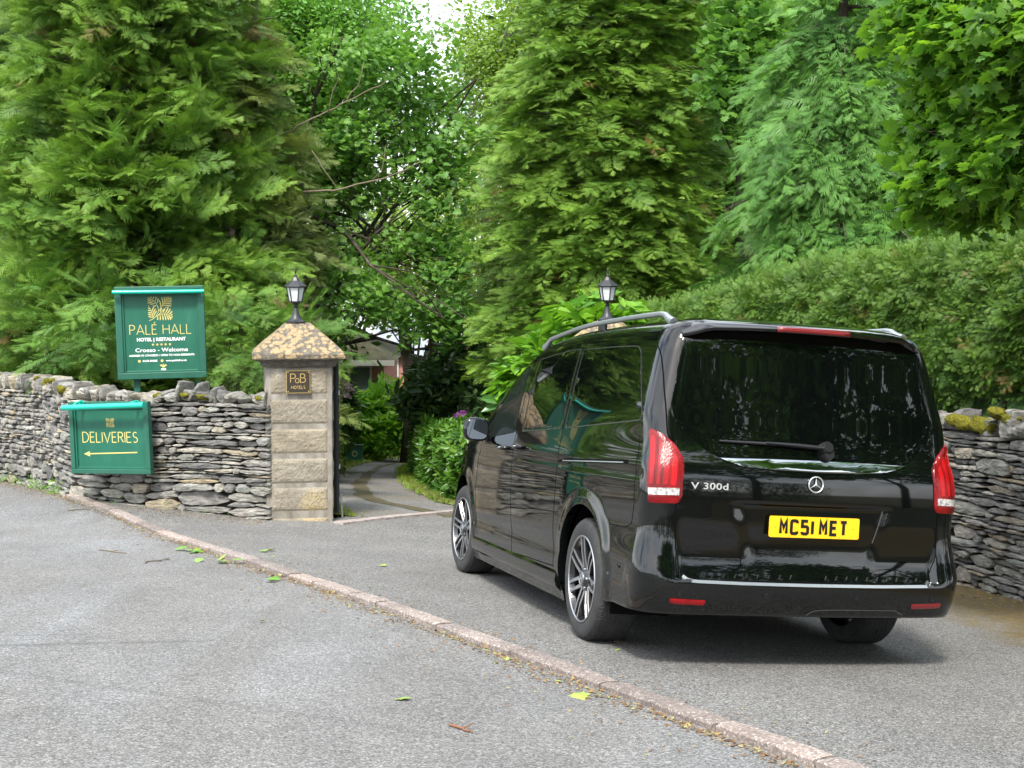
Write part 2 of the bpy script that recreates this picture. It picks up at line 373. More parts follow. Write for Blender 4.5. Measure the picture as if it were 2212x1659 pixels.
class Path:
    def __init__(s,P): s.Q,s.s=resample(smoothline(P,.1,6),.05); s.L=s.s[-1]; T=np.gradient(s.Q,axis=0); T/=np.linalg.norm(T,axis=1)[:,None]; s.T=T; s.N=np.column_stack([-T[:,1],T[:,0]])
    def at(s,u):
        u=np.clip(u,0,s.L); return (np.stack([np.interp(u,s.s,s.Q[:,k]) for k in (0,1)],-1),np.stack([np.interp(u,s.s,s.N[:,k]) for k in (0,1)],-1))
def stone_wall(name,label,path,sgn,top,rows,lens,seed,m,thick=.45,chunky=None,stain=None):
    """path: Path; sgn: side of the outer face; top(u): height of the masonry top; rows(h): row height; lens: (min,max) stone length"""
    rg=random.Random(seed); P=Path(path); U=np.arange(0,P.L,.07); pos,N=P.at(U)
    base=np.array([gz(*q) for q in pos]); tp=np.array([top(u) for u in U])
    root_loc=(pos[len(U)//2][0],pos[len(U)//2][1],float(base[len(U)//2]))
    root=empty(name,root_loc,label,'wall')
    # row boundaries measured down from the top
    H=float((tp-base).max())+.06; hs=[0.]
    while hs[-1]<H: hs.append(hs[-1]+rows(hs[-1],rg))
    nr=len(hs)-1
    def wob(seed_,amp,sc=2.2):
        r=np.random.default_rng(seed_); k=int(P.L*sc)+3; return np.interp(U,np.linspace(0,P.L,k),r.uniform(-1,1,k))*amp
    B=[]
    for i,h in enumerate(hs):
        hh=(hs[min(i+1,nr)]-hs[max(i-1,0)])/2 if 0<i<nr else hs[1]
        B.append(h+0*U+(wob(seed*100+i,hh*.30)+wob(seed*177+i,hh*.16,7) if i>0 else 0))
    V=[];F=[];A=[];nv=0; occ=[[] for _ in range(nr+3)]
    nbot,ntop=7,7
    def bnd(i,u): return np.interp(u,U,B[i]) if i<len(B) else hs[-1]+0*u
    def put(u0,u1,i0,i1):
        nonlocal nv
        ln=u1-u0; k=max(4,min(12,int(ln/.05)+3)); uu=np.linspace(u0,u1,k)
        t_=(np.linspace(0,1,k)); e0,e1=rg.uniform(.05,.65),rg.uniform(.05,.65); w0,w1=rg.uniform(.08,.35),rg.uniform(.08,.35); e=np.minimum(1,np.minimum(e0+(1-e0)*t_/w0,e1+(1-e1)*(1-t_)/w1))
        a=bnd(i0,uu);b=bnd(i1,uu); mid=a*(1-(sk:=rg.uniform(.25,.75)))+b*sk; g=.0045
        j=np.array([rg.uniform(-1,1) for _ in range(k)]); j2=np.array([rg.uniform(-1,1) for _ in range(k)]); hh=(b-a)
        hi=mid+(a-mid)*e+g+j*hh*.05; lo=mid+(b-mid)*e-g+j2*hh*.05
        out=[(u,h) for u,h in zip(uu,hi)]+[(u,h) for u,h in zip(uu[::-1],lo[::-1])]
        out=np.array(out); c=out.mean(0); n=len(out)
        tpu=np.interp(out[:,0],U,tp); bsu=np.interp(out[:,0],U,base)
        if np.interp(c[0],U,tp)-a.min()<np.interp(c[0],U,base)-.15: return
        d=rg.uniform(-.022,.026)*(1+2.5*min(.3,b.mean()-a.mean())*2); tilt=rg.uniform(-.05,.05); tx=rg.uniform(-.08,.08)
        tone=rg.random(); st=stain(c[0]) if stain else rg.random()*.6
        rings=[(1.0,-.14,0),(1.0,-.012,.0),(.90,.006,1),(.45,.010,1)]
        VV=[]
        for sc,dd,jj in rings:
            for q in out:
                r=c+(q-c)*np.array([1-(1-sc)*min(1,.06/max(ln,.06)*2.2),sc]); 
                off=d+dd+(tilt*(r[1]-c[1])+tx*(r[0]-c[0]) if jj is not None else 0)+ (rg.uniform(-.006,.006) if jj else rg.uniform(-.003,.003))
                VV.append((r[0],r[1],off))
        VV.append((c[0],c[1],d+.012))
        W=np.array(VV); p,nn=P.at(W[:,0]); z=np.interp(W[:,0],U,tp)-W[:,1]; xy=p+nn*sgn*W[:,2:3]
        V.append(np.column_stack([xy,z])); A.append(np.tile([tone,st,0],(len(W),1)))
        for r_ in range(3):
            for q in range(n):
                a_,b_=nv+r_*n+q,nv+r_*n+(q+1)%n; F.append((a_,b_,b_+n,a_+n))
        for q in range(n): F.append((nv+3*n+q,nv+3*n+(q+1)%n,nv+4*n,nv+4*n))
        nv+=len(W)
    for i in range(nr):
        u=-rg.uniform(0,.1); occ[i].sort()
        while u<P.L:
            # skip occupied
            o=next((b for a,b in occ[i] if a-1e-6<=u<b-1e-6),None)
            if o is not None: u=o; continue
            nxt=min([a for a,b in occ[i] if a>u]+[P.L])
            hgt=hs[i+1]-hs[i]; lo_,hi_=lens(hs[i]); cu=chunky(u) if chunky else 1.
            ln=rg.uniform(lo_,hi_)*rg.choice([.5,.8,1,1,1.5])*cu; 
            u1=u+ln
            if nxt-u1<.05: u1=nxt
            u1=min(u1,P.L)
            span=1
            r=rg.random()
            if r<.12*(1 if cu>.8 else 1.8) and i+2<=nr and u1-u>.12: span=2
            if r<.03*(1 if cu>.8 else 1.8) and i+3<=nr and u1-u>.16: span=3
            for q in range(1,span): occ[i+q].append((u,u1))
            if u1-u>.015: put(max(u,0),u1,i,min(i+span,len(B)-1))
            u=u1
    # core so that joints are dark
    V=np.concatenate(V); F=np.array(F)
    # degenerate tri-quads: split arrays
    tri=F[:,2]==F[:,3]; me_v=V
    mesh=bpy.data.meshes.new('stonework'); mesh.from_pydata(V.tolist(),[],[tuple(f[:3]) if t_ else tuple(f) for f,t_ in zip(F.tolist(),tri)]); mesh.materials.append(m)
    ca=mesh.color_attributes.new('tint','FLOAT_COLOR','POINT'); AA=np.ones((len(V),4),np.float32); AA[:,:3]=np.concatenate(A); ca.data.foreach_set('color',AA.ravel())
    bm=bmesh.new(); bm.from_mesh(mesh); bmesh.ops.recalc_face_normals(bm,faces=bm.faces[:]); bm.to_mesh(mesh); bm.free()
    ob=bpy.data.objects.new('stonework',mesh); COL.objects.link(ob); ob.parent=root; ob.matrix_parent_inverse=Matrix.Translation(-Vector(root_loc))
    mb=MB(); uu=np.arange(0,P.L+.01,.3); p,nn=P.at(uu); VV=[]
    for (x,y),(nx,ny),u in zip(p,nn,uu):
        b=gz(x,y)-.1; t_=np.interp(u,U,tp)-.02
        for o_,z in ((-.075,b),(-.075,t_),(-thick,t_),(-thick,b)): VV.append((x+nx*sgn*o_,y+ny*sgn*o_,z))
    k=len(uu); mb.add(VV,[(4*i+j,4*i+(j+1)%4,4*i+4+(j+1)%4,4*i+4+j) for i in range(k-1) for j in range(4)]+[(0,1,2,3),(4*k-1,4*k-2,4*k-3,4*k-4)])
    co=mb.build('wall_core',M_CORE,root); co.matrix_parent_inverse=Matrix.Translation(-Vector(root_loc))
    return root,P,U,tp
def rock(mb,c,dims,rg,M=None,k=4,rough=.16,attr=None,sharp=.72):
    """angular lump: rounded box with noisy faces"""
    V=[];F=[]
    bm=bmesh.new(); bmesh.ops.create_cube(bm,size=2); bmesh.ops.subdivide_edges(bm,edges=bm.edges[:],cuts=k-1,use_grid_fill=True)
    pl=[(Vector((rg.gauss(0,1),rg.gauss(0,1),rg.gauss(0,1))).normalized(),rg.uniform(.62,.98)) for _ in range(7)]
    for v in bm.verts:
        p=v.co.copy(); l=max(abs(p.x),abs(p.y),abs(p.z)); s_=p.normalized()*1.18; q=p*sharp+s_*(1-sharp)
        for n,dd in pl:
            e=q.dot(n)-dd
            if e>0: q-=n*e*.85
        q*=1+rg.uniform(-rough,rough)*.35
        v.co=q
    bm.verts.index_update(); V=np.array([v.co[:] for v in bm.verts])*np.array(dims)/2; F=[[v.index for v in f.verts] for f in bm.faces]; bm.free()
    if M is not None: V=V@np.array(M).T
    mb.add(V+np.array(c),F)
    return len(V)
def rockobj(name,c,dims,rg,M,m,parent,tone=None,st=.5,**k):
    mb=MB(); n=rock(mb,(0,0,0),dims,rg,M,**k); o=mb.build(name,m,parent); o.location=Vector(c)-parent.location
    ca=o.data.color_attributes.new('tint','FLOAT_COLOR','POINT'); A=np.ones((n,4),np.float32); A[:,0]=rg.random() if tone is None else tone; A[:,1]=st; ca.data.foreach_set('color',A.ravel()); return o
def moss(c,dims,rg,parent,M=None):
    mb=MB(); rock(mb,(0,0,0),dims,rg,M,k=6,rough=.45,sharp=.2); o=mb.build('moss',M_MOSS,parent,smooth=True); o.location=Vector(c)-parent.location; return o
WALL_TOP=.165
def topL(u): return WALL_TOP-.02-.020*u-.008*max(0,u-3.2)+.014*math.sin(u*2.1)
LW,LP,LU,LT=stone_wall('dry_stone_wall','slate wall left of the gate pillar with upright coping stones and two green boards',WALL_L,1,topL,
    lambda h,rg: rg.uniform(.026,.060) if h<.75 else rg.uniform(.04,.095),lambda h:(.10,.42) if h<.8 else (.14,.62),5,M_SLATE,chunky=lambda u: 1. if u<3.0 else .50)
# the face must look to the camera: the path runs leftwards so its outer side is -N
def coping(root,P,top,seed,u0,u1,style):
    rg=random.Random(seed); u=u0
    while u<u1:
        thin=style=='left' and rg.random()<(.42 if u<2.9 else .85)
        w_=rg.uniform(.03,.06) if thin else rg.uniform(.10,.20); h_=rg.uniform(.15,.22) if thin else rg.uniform(.09,.135)
        if style=='left' and u>2.9: w_=rg.uniform(.045,.11); h_=rg.uniform(.14,.21)
        if style=='right': w_=rg.uniform(.14,.32); h_=rg.uniform(.13,.25)
        (x,y),(nx,ny)=P.at(u+w_/2); x,y,nx,ny=float(x),float(y),float(nx),float(ny); ang=math.atan2(ny,nx)-math.pi/2
        lean=rg.uniform(-.2,.2); M=Matrix.Rotation(ang,3,'Z')@Matrix.Rotation(lean,3,'Y')@Matrix.Rotation(rg.uniform(-.12,.12),3,'X')
        z=top(u+w_/2)+h_*.46
        sg=1
        c=(x-sg*0+(-nx*sg)*.12*-1*-1,y+(-ny*sg)*.12,z)
        o=rockobj('coping_stone',c,(w_*1.05,rg.uniform(.22,.34),h_),rg,M,M_SLATER if style=='right' else M_SLATE,root,k=5,rough=.22,sharp=.8)
        pr=.20 if style=='left' else .5
        if rg.random()<pr:
            s_=rg.uniform(.05,.11) if style=='left' else rg.uniform(.12,.2)
            moss((c[0]+nx*sg*.11+rg.uniform(-.03,.03),c[1]+ny*sg*.11,z+h_*rg.uniform(.0,.42)),(s_*1.4,s_*.9,s_*.8),rg,root,Matrix.Rotation(ang,3,'Z'))
        u+=w_*rg.uniform(.96,1.1)
coping(LW,LP,topL,4,.03,LP.L-.4,'left')
WALL_R=[(4.75,7.6),(4.45,9.3),(4.17,10.75),(3.97,11.8),(3.55,13.2),(2.8,14.3),(1.45,14.95)]
def topR(u): return .335-.040*u-.012*math.sin(u*1.7)-.0
RW_,RP,RU,RT=stone_wall('dry_stone_wall','grey slate wall with mossy coping running beside the van on the right',WALL_R,1,topR,
    lambda h,rg: rg.uniform(.028,.070),lambda h:(.14,.5),9,M_SLATER)
coping(RW_,RP,topR,8,.03,RP.L-.4,'right')
# ------------------------------------------------------------------ gate pillars
M_SAND=mat('gritstone',(.3,.26,.19),.9,spec=.25); t=NT(M_SAND); o_=t.co()
n1=t.noise(3.2,6,.65,o_); c=t.ramp(n1,(.3,(.19,.17,.135)),(.5,(.27,.24,.19)),(.72,(.34,.31,.24)))
c=t.mix(t.ramp(t.noise(1.7,5,.6,o_),(.55,g3(0)),(.70,g3(.75))),c,(.44,.33,.13))
c=t.mix(t.ramp(t.noise(2.6,6,.7,t.co((1,1,.45))),(.60,g3(0)),(.72,g3(.75))),c,(.56,.55,.53))
c=t.mix(t.ramp(t.noise(40,3,.6,o_),(.35,g3(.5)),(.5,g3(0))),c,(.12,.11,.09)); oi=t.n('ObjectInfo'); c=t.mix(1,c,t.ramp(oi.outputs['Random'],(0,(.86,.84,.82)),(.5,(1,1,1)),(1,(1.14,1.10,1.02))),'MULTIPLY'); t.col(c)
b1=t.bump(t.noise(30,6,.7,t.co((1,1,1.6)),.7),.8,.014)
M_MARGIN=mat('mortar_margin',(.3,.28,.25),.9,spec=.2); t=NT(M_MARGIN); n_=t.noise(6,6,.7,t.co((1,1,.4))); t.col(t.ramp(n_,(.3,(.13,.12,.10)),(.5,(.235,.215,.18)),(.7,(.36,.34,.31)))); t.bump(t.noise(50,4,.7),.4,.01)
M_CAP=mat('lichened_cap',(.2,.18,.15),.95,spec=.2); t=NT(M_CAP); o_=t.co()
n_=t.noise(16,6,.7,o_); base=t.ramp(n_,(.3,(.07,.062,.05)),(.6,(.16,.145,.12)),(.8,(.25,.235,.2)))
v=t.vor(21,t.mix(.06,o_,t.n('TexNoise').outputs[1]) if False else o_,out=0); nn_=t.noise(8,7,.72,o_,.3)
f=t.math('ADD',t.math('MULTIPLY',v,.7),t.math('MULTIPLY',nn_,1.1)); fl=t.ramp(f,(.86,g3(.95)),(1.0,g3(0)))
lic=t.ramp(t.noise(45,4,.7,o_),(.3,(.25,.175,.09)),(.55,(.36,.27,.155)),(.8,(.42,.35,.25)))
sx=sepxyz(t,o_); up=t.ramp(sx[2],(0.055,g3(0)),(.075,g3(1)))
t.col(t.mix(t.math('MULTIPLY',fl,up),base,lic)); t.bump(t.math('ADD',n_,t.math('MULTIPLY',fl,.3)),.9,.02)
M_IRON=mat('black_painted_iron',(.022,.024,.028),.42,spec=.5); M_LGLASS=mat('lantern_glass',(.9,.95,.95),.05); M_LGLASS.node_tree.nodes['Principled BSDF'].inputs['Transmission Weight'].default_value=.55; M_LGLASS.node_tree.nodes['Principled BSDF'].inputs['Roughness'].default_value=.25; M_LGLASS.node_tree.nodes['Principled BSDF'].inputs['IOR'].default_value=1.1
M_BULB=mat('white_bulb_tube',(.85,.85,.82),.3)
def lantern(loc,rz,label,group):
    r=empty('gate_lantern',loc,label,'lantern',group,rz)
    mb=MB(); mb.lathe([(.098,0),(.100,.022),(.080,.030),(.060,.055),(.040,.095),(.028,.14),(.022,.165),(.030,.175),(.018,.185),(.018,.195),(.045,.215),(.062,.228)],24,cap=True); mb.build('lamp_base',M_IRON,r,smooth=True,sharp=40)
    P0=(.066,.232);P1=(.098,.385); fr=MB()
    for k in range(6):
        a=math.pi*2*k/6+.52; fr.tube([(P0[0]*math.cos(a),P0[0]*math.sin(a),P0[1]),(P1[0]*math.cos(a),P1[0]*math.sin(a),P1[1])],.0065,6)
    fr.lathe([(.072,.224),(.074,.236),(.06,.238)],6,ph=.52,cap=True); fr.lathe([(.104,.380),(.106,.392),(.09,.394)],6,ph=.52,cap=True)
    fr.build('lamp_cage',M_IRON,r)
    for k in range(6):
        a0=math.pi*2*k/6+.52;a1=a0+math.pi/3; g=MB(); q=.955
        g.add([(P0[0]*q*math.cos(a0),P0[0]*q*math.sin(a0),P0[1]),(P0[0]*q*math.cos(a1),P0[0]*q*math.sin(a1),P0[1]),(P1[0]*q*math.cos(a1),P1[0]*q*math.sin(a1),P1[1]-.003),(P1[0]*q*math.cos(a0),P1[0]*q*math.sin(a0),P1[1]-.003)],[(0,1,2,3)])
        go=g.build('glass_pane',M_LGLASS,r); so_=go.modifiers.new('s','SOLIDIFY'); so_.thickness=.0015
    mb=MB(); mb.lathe([(.122,.392),(.120,.398),(.085,.425),(.045,.455),(.022,.490),(.012,.500)],6,ph=.52); mb.build('lamp_roof',M_IRON,r)
    mb=MB(); mb.lathe([(.012,.498),(.020,.507),(.010,.516),(.009,.54),(.013,.548),(.004,.575),(.001,.60)],12); mb.build('finial',M_IRON,r,smooth=True)
    mb=MB(); mb.lathe([(.020,.235),(.018,.30),(.010,.305)],14); mb.lathe([(.016,.305),(.022,.330),(.016,.355),(.002,.362)],14); mb.build('bulb',M_BULB,r,smooth=True)
    return r
def pillar(loc,rz,label,group,hs=1.68):
    """square stone gate pillar, .70 wide"""
    r=empty('gate_pillar',loc,label,'gate pillar',group,rz); w_=.345
    mb=MB(); mb.box((0,0,hs/2-.15),(w_*2,w_*2,hs+.3)); mb.build('shaft',M_MARGIN,r,bevel=.008)
    rg=np.random.default_rng(5)
    ys=[(hs-.33,hs-.05)]; 
    z=hs-.345-.045; 
    rows=[(hs-.285,hs-.02),(hs-.60,hs-.345),(hs-.91,hs-.655),(hs-1.225,hs-.965),(hs-1.52,hs-1.275),(hs-1.80,hs-1.60)]
    for z0,z1 in rows:
        for k in range(4):
            M=Matrix.Rotation(k*math.pi/2,3,'Z'); hw=w_-.052; nu,nz_=30,12
            U=np.linspace(-hw,hw,nu);Z=np.linspace(z0,z1,nz_); g=rg.uniform(-1,1,(nu,nz_)); g=(g+np.roll(g,1,0)+np.roll(g,1,1)+np.roll(g,-1,0))/4
            V=[]
            for i,u in enumerate(U):
                for j,zz in enumerate(Z):
                    e=min(i,nu-1-i,j,nz_-1-j); V.append((u,-w_-(.0 if e==0 else .011 if e==1 else .015+.007*g[i,j]),zz))
            V=np.array(V); V[:,0]+=0; V=V@np.array(M).T
            mb=MB(); mb.add(V,[(i*nz_+j,(i+1)*nz_+j,(i+1)*nz_+j+1,i*nz_+j+1) for i in range(nu-1) for j in range(nz_-1)]); mb.build('rock_faced_block',M_SAND,r,smooth=False)
    cap=MB(); cw=.475
    def sq(hw,z): return [(-hw,-hw,z),(hw,-hw,z),(hw,hw,z),(-hw,hw,z)]
    prof=[(.375,hs),(.385,hs+.02),(.40,hs+.055),(.45,hs+.075),(cw-.005,hs+.085),(cw,hs+.10),(cw,hs+.135),(cw-.012,hs+.150),(.36,hs+.245),(.24,hs+.345),(.145,hs+.430),(.13,hs+.437)]
    # finer pyramid with slight irregularity
    V=[];n=11
    for hw,z in prof:
        for s_ in range(4):
            for q in range(n):
                a=-hw+2*hw*q/n; p={0:(a,-hw),1:(hw,a),2:(-a,hw),3:(-hw,-a)}[s_]; j=rg.uniform(-.004,.004,3); V.append((p[0]+j[0],p[1]+j[1],z+j[2]))
    m_=4*n; cap.add(V,[(i*m_+q,i*m_+(q+1)%m_,(i+1)*m_+(q+1)%m_,(i+1)*m_+q) for i in range(len(prof)-1) for q in range(m_)]+[tuple(range(m_-1,-1,-1)),tuple((len(prof)-1)*m_+q for q in range(m_))])
    co=cap.build('pillar_cap',M_CAP,r)
    # keep object coordinates at the cap foot for the lichen
    co.location=(0,0,hs+.03); co.data.transform(Matrix.Translation((0,0,-hs-.03)))
    return r
pd=14.07; q=at(650,1130,pd); PZ=gz(q[0],q[1]); PRZ=math.atan2(-q[0],q[1])
PC=np.array([q[0],q[1]])+np.array([-math.sin(PRZ),math.cos(PRZ)])*.345
PH=at(645,797,pd)[2]-PZ
P1=pillar((PC[0],PC[1],PZ),PRZ+rad(1),'gritstone gate pillar carrying the bronze plaque, left of the gateway','gate pillars',PH)
lantern((PC[0]-.02,PC[1],PZ+PH+.437),PRZ+.35,'black hexagonal lantern on the plaque pillar at left of the gateway','gate lanterns')
l2=at(1310,692,15.0); P2R=rad(-12)
hs2=l2[2]-.437-gz(l2[0],l2[1])
P2=pillar((l2[0],l2[1],gz(l2[0],l2[1])),P2R,'stone gate pillar hidden behind the van with only its lichened cap in view','gate pillars',hs2)
lantern((l2[0],l2[1],l2[2]),P2R+.5,'black hexagonal lantern standing behind the van roof, right of the gateway','gate lanterns')
# iron gate folded back beside the pillar, seen almost edge on
gx,gy=PC[0]+math.cos(PRZ)*.40,PC[1]+math.sin(PRZ)*.40
ga=math.atan2(gx,gy)-.002
gt=empty('iron_gate',(gx,gy,gz(gx,gy)),'black iron gate folded back against the left gate pillar','gate'); gt.rotation_euler=(0,0,-ga+rad(1.2))
mb=MB()
mb.tube([(0,0,.05),(0,0,1.75)],.03,8); mb.tube([(0,1.55,.05),(0,1.55,1.65)],.022,8)
for z in (.15,.8,1.55): mb.box((0,.775,z),(.03,1.55,.045))
for k in range(14): mb.tube([(0,.1+k*.105,.12),(0,.1+k*.105,1.70)],.009,6)
mb.build('gate_leaf',M_IRON,gt)
for z in (.55,1.35): mb=MB(); mb.box((.015,.02,z),(.05,.06,.05)); mb.build('hinge',M_ALU,gt)
mb=MB(); mb.tube([(.06,-.04,0),(.045,.0,.26)],.011,8); mb.build('gate_stop',mat('galvanised',(.3,.31,.3),.5,metal=.6),gt)
# plaque
M_BRONZE=mat('dark_bronze',(.055,.045,.035),.45,metal=.5); M_GOLD=mat('gold_letters',(.62,.44,.16),.4,metal=.35)
plq=empty('wall_plaque',(PC[0]+math.sin(PRZ)*.379+.0,PC[1]-math.cos(PRZ)*.379,PZ+PH-.155),'dark bronze plaque screwed to the top block of the gate pillar','plaque',rz=PRZ+rad(1))
mb=MB(); mb.box((0,0,0),(.245,.018,.235)); mb.build('plate',M_BRONZE,plq,bevel=.003)
mb=MB()
for a in ((0,-.0095,.1155,.245,.004),(0,-.0095,-.1155,.245,.004)): mb.box((a[0],a[1]-.001,a[2]),(a[3],.003,a[4]))
for sx_ in (-1,1): mb.box((sx_*.1205,-.0105,0),(.004,.003,.227))
mb.build('plate_border',M_GOLD,plq)
def flat_to_xz(mb): 
    for i,v in enumerate(mb.v): mb.v[i]=np.column_stack([v[:,0],-v[:,2],v[:,1]])
    return mb
# ------------------------------------------------------------------ van body surface
ZK=[.16,.24,.30,.38,.455,.475,.50,.60,.70,.80,.90,1.0,1.06,1.12,1.20,1.40,1.60,1.70,1.76,1.80,1.83]
WK=[.90,.925,.945,.955,.958,.9585,.959,.962,.965,.966,.965,.960,.953,.940,.922,.880,.832,.803,.778,.750,.70]
RK=[.20,.13,.06,.015,.002,.004,.010,.036,.050,.052,.050,.052,.062,.082,.105,.150,.195,.217,.232,.25,.29]
FK=[4.80,4.95,5.04,5.09,5.10,5.10,5.10,5.10,5.08,5.04,4.98,4.88,4.72,4.50,4.34,4.03,3.68,3.46,3.27,3.06,2.85]
CK=[.20,.20,.20,.19,.18,.17,.16,.155,.15,.15,.15,.15,.15,.15,.15,.145,.14,.135,.13,.13,.13]   # corner size across
LK=[.26,.26,.26,.25,.25,.24,.22,.21,.20,.20,.20,.20,.20,.20,.20,.20,.19,.18,.18,.18,.18]   # corner size along
def _pch(x,y,q):
    x=np.asarray(x,float);y=np.asarray(y,float);q=np.clip(np.asarray(q,float),x[0],x[-1])
    h=np.diff(x);d=np.diff(y)/h;m=np.zeros_like(y);m[0]=d[0];m[-1]=d[-1]
    for i in range(1,len(x)-1):
        if d[i-1]*d[i]>0:
            a=2*h[i]+h[i-1];b=h[i]+2*h[i-1];m[i]=(a+b)/(a/d[i-1]+b/d[i])
    i=np.clip(np.searchsorted(x,q)-1,0,len(x)-2);t=(q-x[i])/h[i]
    return ((1+2*t)*(1-t)**2*y[i]+t*(1-t)**2*h[i]*m[i]+t*t*(3-2*t)*y[i+1]+t*t*(t-1)*h[i]*m[i+1])
def prof(z): return [_pch(ZK,k,z) for k in (WK,RK,FK,CK,LK)]
def wside(W,y,z):
    # plan taper of the flanks, narrower to the rear and to the nose
    k=1-(.016+.042*sst(.5,.75,z)*sst(1.35,1.1,z))*sst(1.5,0,y)-(.10-.04*sst(.9,.5,z))*sst(3.4,5.2,y)**1.5
    up=sst(1.0,1.5,z)
    return W*(k-.05*up*sst(2.6,4.0,y))
def surf(s,z):
    """x (positive half), y for arrays s,z"""
    s=np.asarray(s,float);z=np.asarray(z,float);s,z=np.broadcast_arrays(s,z)
    W,R,F,C,L=prof(z)
    c=.075
    y0=R+L; w0=wside(W,y0,z); x1=w0-C
    y1=R+c*x1*x1
    # rear
    a=np.clip(s,0,1); xr=x1*a; yr=R+c*xr*xr
    # corner bezier
    t=np.clip(s-1,0,1)
    dx=C*.62; sl=2*c*x1
    b0x,b0y=x1,y1; b1x,b1y=x1+dx,y1+dx*sl; 
    e=1e-3; dw=(wside(W,y0+e,z)-w0)/e
    b3x,b3y=w0,y0; b2x,b2y=w0-dw*L*.55,y0-L*.55
    bx=(1-t)**3*b0x+3*t*(1-t)**2*b1x+3*t*t*(1-t)*b2x+t**3*b3x
    by=(1-t)**3*b0y+3*t*(1-t)**2*b1y+3*t*t*(1-t)*b2y+t**3*b3y
    # side
    u=np.clip(s-2,0,1); LF=.55; yf0=F-LF
    ys=y0+(yf0-y0)*u; xs=wside(W,ys,z)
    # front corner + front
    wf=wside(W,yf0,z); v=np.clip(s-3,0,1); CF=.45
    cf=.10; xf1=wf-CF; yfc=F-cf*xf1*xf1
    fx=(1-v)**3*wf+3*v*(1-v)**2*(wf-.03)+3*v*v*(1-v)*(xf1+CF*.6)+v**3*xf1
    fy=(1-v)**3*yf0+3*v*(1-v)**2*(yf0+LF*.55)+3*v*v*(1-v)*(yfc-2*cf*xf1*CF*.6)+v**3*yfc
    q=np.clip(s-4,0,1); gx=xf1*(1-q); gy=F-cf*gx*gx
    x=np.where(s<1,xr,np.where(s<2,bx,np.where(s<3,xs,np.where(s<4,fx,gx))))
    y=np.where(s<1,yr,np.where(s<2,by,np.where(s<3,ys,np.where(s<4,fy,gy))))
    return x,y
ARCH=[(1.045,.37),(4.245,.37)]
def disp(s,z,x,y):
    """inward(-)/outward(+) relief along the normal"""
    d=np.zeros_like(x)
    for (cy,cz) in ARCH:
        r=np.hypot(y-cy,z-cz); d=d+np.where(s>1.6,.014*sst(.52,.43,r),0)
    # number plate recess in the tailgate
    ax=np.abs(x); e=.455-(.88-z)*.30
    m=np.where(s<1.0,sst(e+.03,e-.06,ax)*sst(.50,.74,z)*sst(.885,.862,z),0)
    d=d-.014*m
    d=d-np.where(s<1.0,.040*sst(.765,.725,ax)*sst(.479,.487,z)*sst(.80,.52,z),0)
    # soft waist crease
    d=d-np.where((s>1.9)&(s<3),.006*np.exp(-((z-(1.0+.00*y))/.022)**2),0)
    d=d-np.where((s>2.02)&(s<3),.007*np.exp(-((z-.47)/.05)**2),0)
    return d
def zwarp(x,y,z):
    # roof falls towards the windscreen and very slightly to the rear
    k=sst(1.30,1.80,z)
    z=z+(.29-z)*sst(.34,.29,z)*sst(.95,.55,y)
    return z+k*(.014*sst(.1,1.2,y)-.055*sst(1.7,3.3,y))
def PV(s,z,off=0.):
    """3-D point on right (+x) half, shape (...,3)"""
    s=np.asarray(s,float);z=np.asarray(z,float);s,z=np.broadcast_arrays(s,z)
    def raw(s,z):
        x,y=surf(s,z);return np.stack([x,y,zwarp(x,y,z)],-1)
    p=raw(s,z);e=2e-3
    a=raw(np.minimum(s+e,5),z)-raw(np.maximum(s-e,0),z);b=raw(s,np.minimum(z+e,1.83))-raw(s,np.maximum(z-e,.16))
    n=np.cross(a,b);n/=np.linalg.norm(n,axis=-1,keepdims=True)+1e-12
    # orient outward
    c=np.stack([p[...,0]*1.0,(p[...,1]-2.5)*.4,0*p[...,2]],-1);n*=np.sign((n*c).sum(-1,keepdims=True)+1e-9)
    d=disp(s,z,p[...,0],p[...,1])
    return p+n*(d+off)[...,None]
VAN=empty('van',GT,'glossy black people carrier parked on the forecourt with its tailgate towards the road','van')
GT=GT+GR[:,0]*.015
VAN.matrix_world=Matrix([[*GR[0],GT[0]],[*GR[1],GT[1]],[*GR[2],GT[2]],[0,0,0,1]])
M_PAINT=mat('black_paint',(.002,.0026,.0026),.035,spec=.62); 
M_GLASS=mat('tinted_glass',(.0015,.002,.002),.015,spec=.5)
M_GLASSF=mat('front_glass',(.010,.014,.012),.03,spec=.05)
M_BLK=mat('black_plastic',(.006,.006,.0065),.42); M_SATIN=mat('satin_black',(.012,.012,.013),.3)
M_GAP=mat('shut_line',(.001,.001,.001),.9,spec=.1)
M_CHROME=mat('chrome',(.42,.44,.44),.06,metal=1); 
M_RED=mat('red_lens',(.20,.002,.004),.12,spec=.5); M_RED2=mat('bright_red_lens',(.40,.005,.008),.15); M_SILV=mat('badge_silver',(.62,.63,.62),.22,metal=.55); M_REDD=mat('dark_red_lens',(.16,.002,.004),.2,coat=1)
M_CLEAR=mat('clear_lens',(.55,.53,.52),.12,coat=1); t=NT(M_CLEAR); t.col(t.ramp(t.noise(60,2),(.35,(.18,.17,.17)),(.6,(.55,.53,.52))))
M_TYRE=mat('tyre_rubber',(.022,.022,.023),.75); t=NT(M_TYRE); n_=t.noise(14,5,.65); t.col(t.ramp(n_,(.3,g3(.017)),(.6,g3(.032)),(.8,g3(.05)))); 
M_YEL=mat('yellow_plate',(.90,.50,.008),.35,coat=.5); M_LET=mat('black_lettering',(.006,.006,.006),.3)
M_RIMD=mat('black_rim_paint',(.010,.010,.012),.3,coat=.5); M_RIMS=mat('machined_alloy',(.40,.41,.43),.32,metal=.9)
M_GLASSF.node_tree.nodes['Principled BSDF'].inputs['IOR'].default_value=1.13
M_MIRROR=mat('mirror',(.24,.27,.30),.03,metal=1)
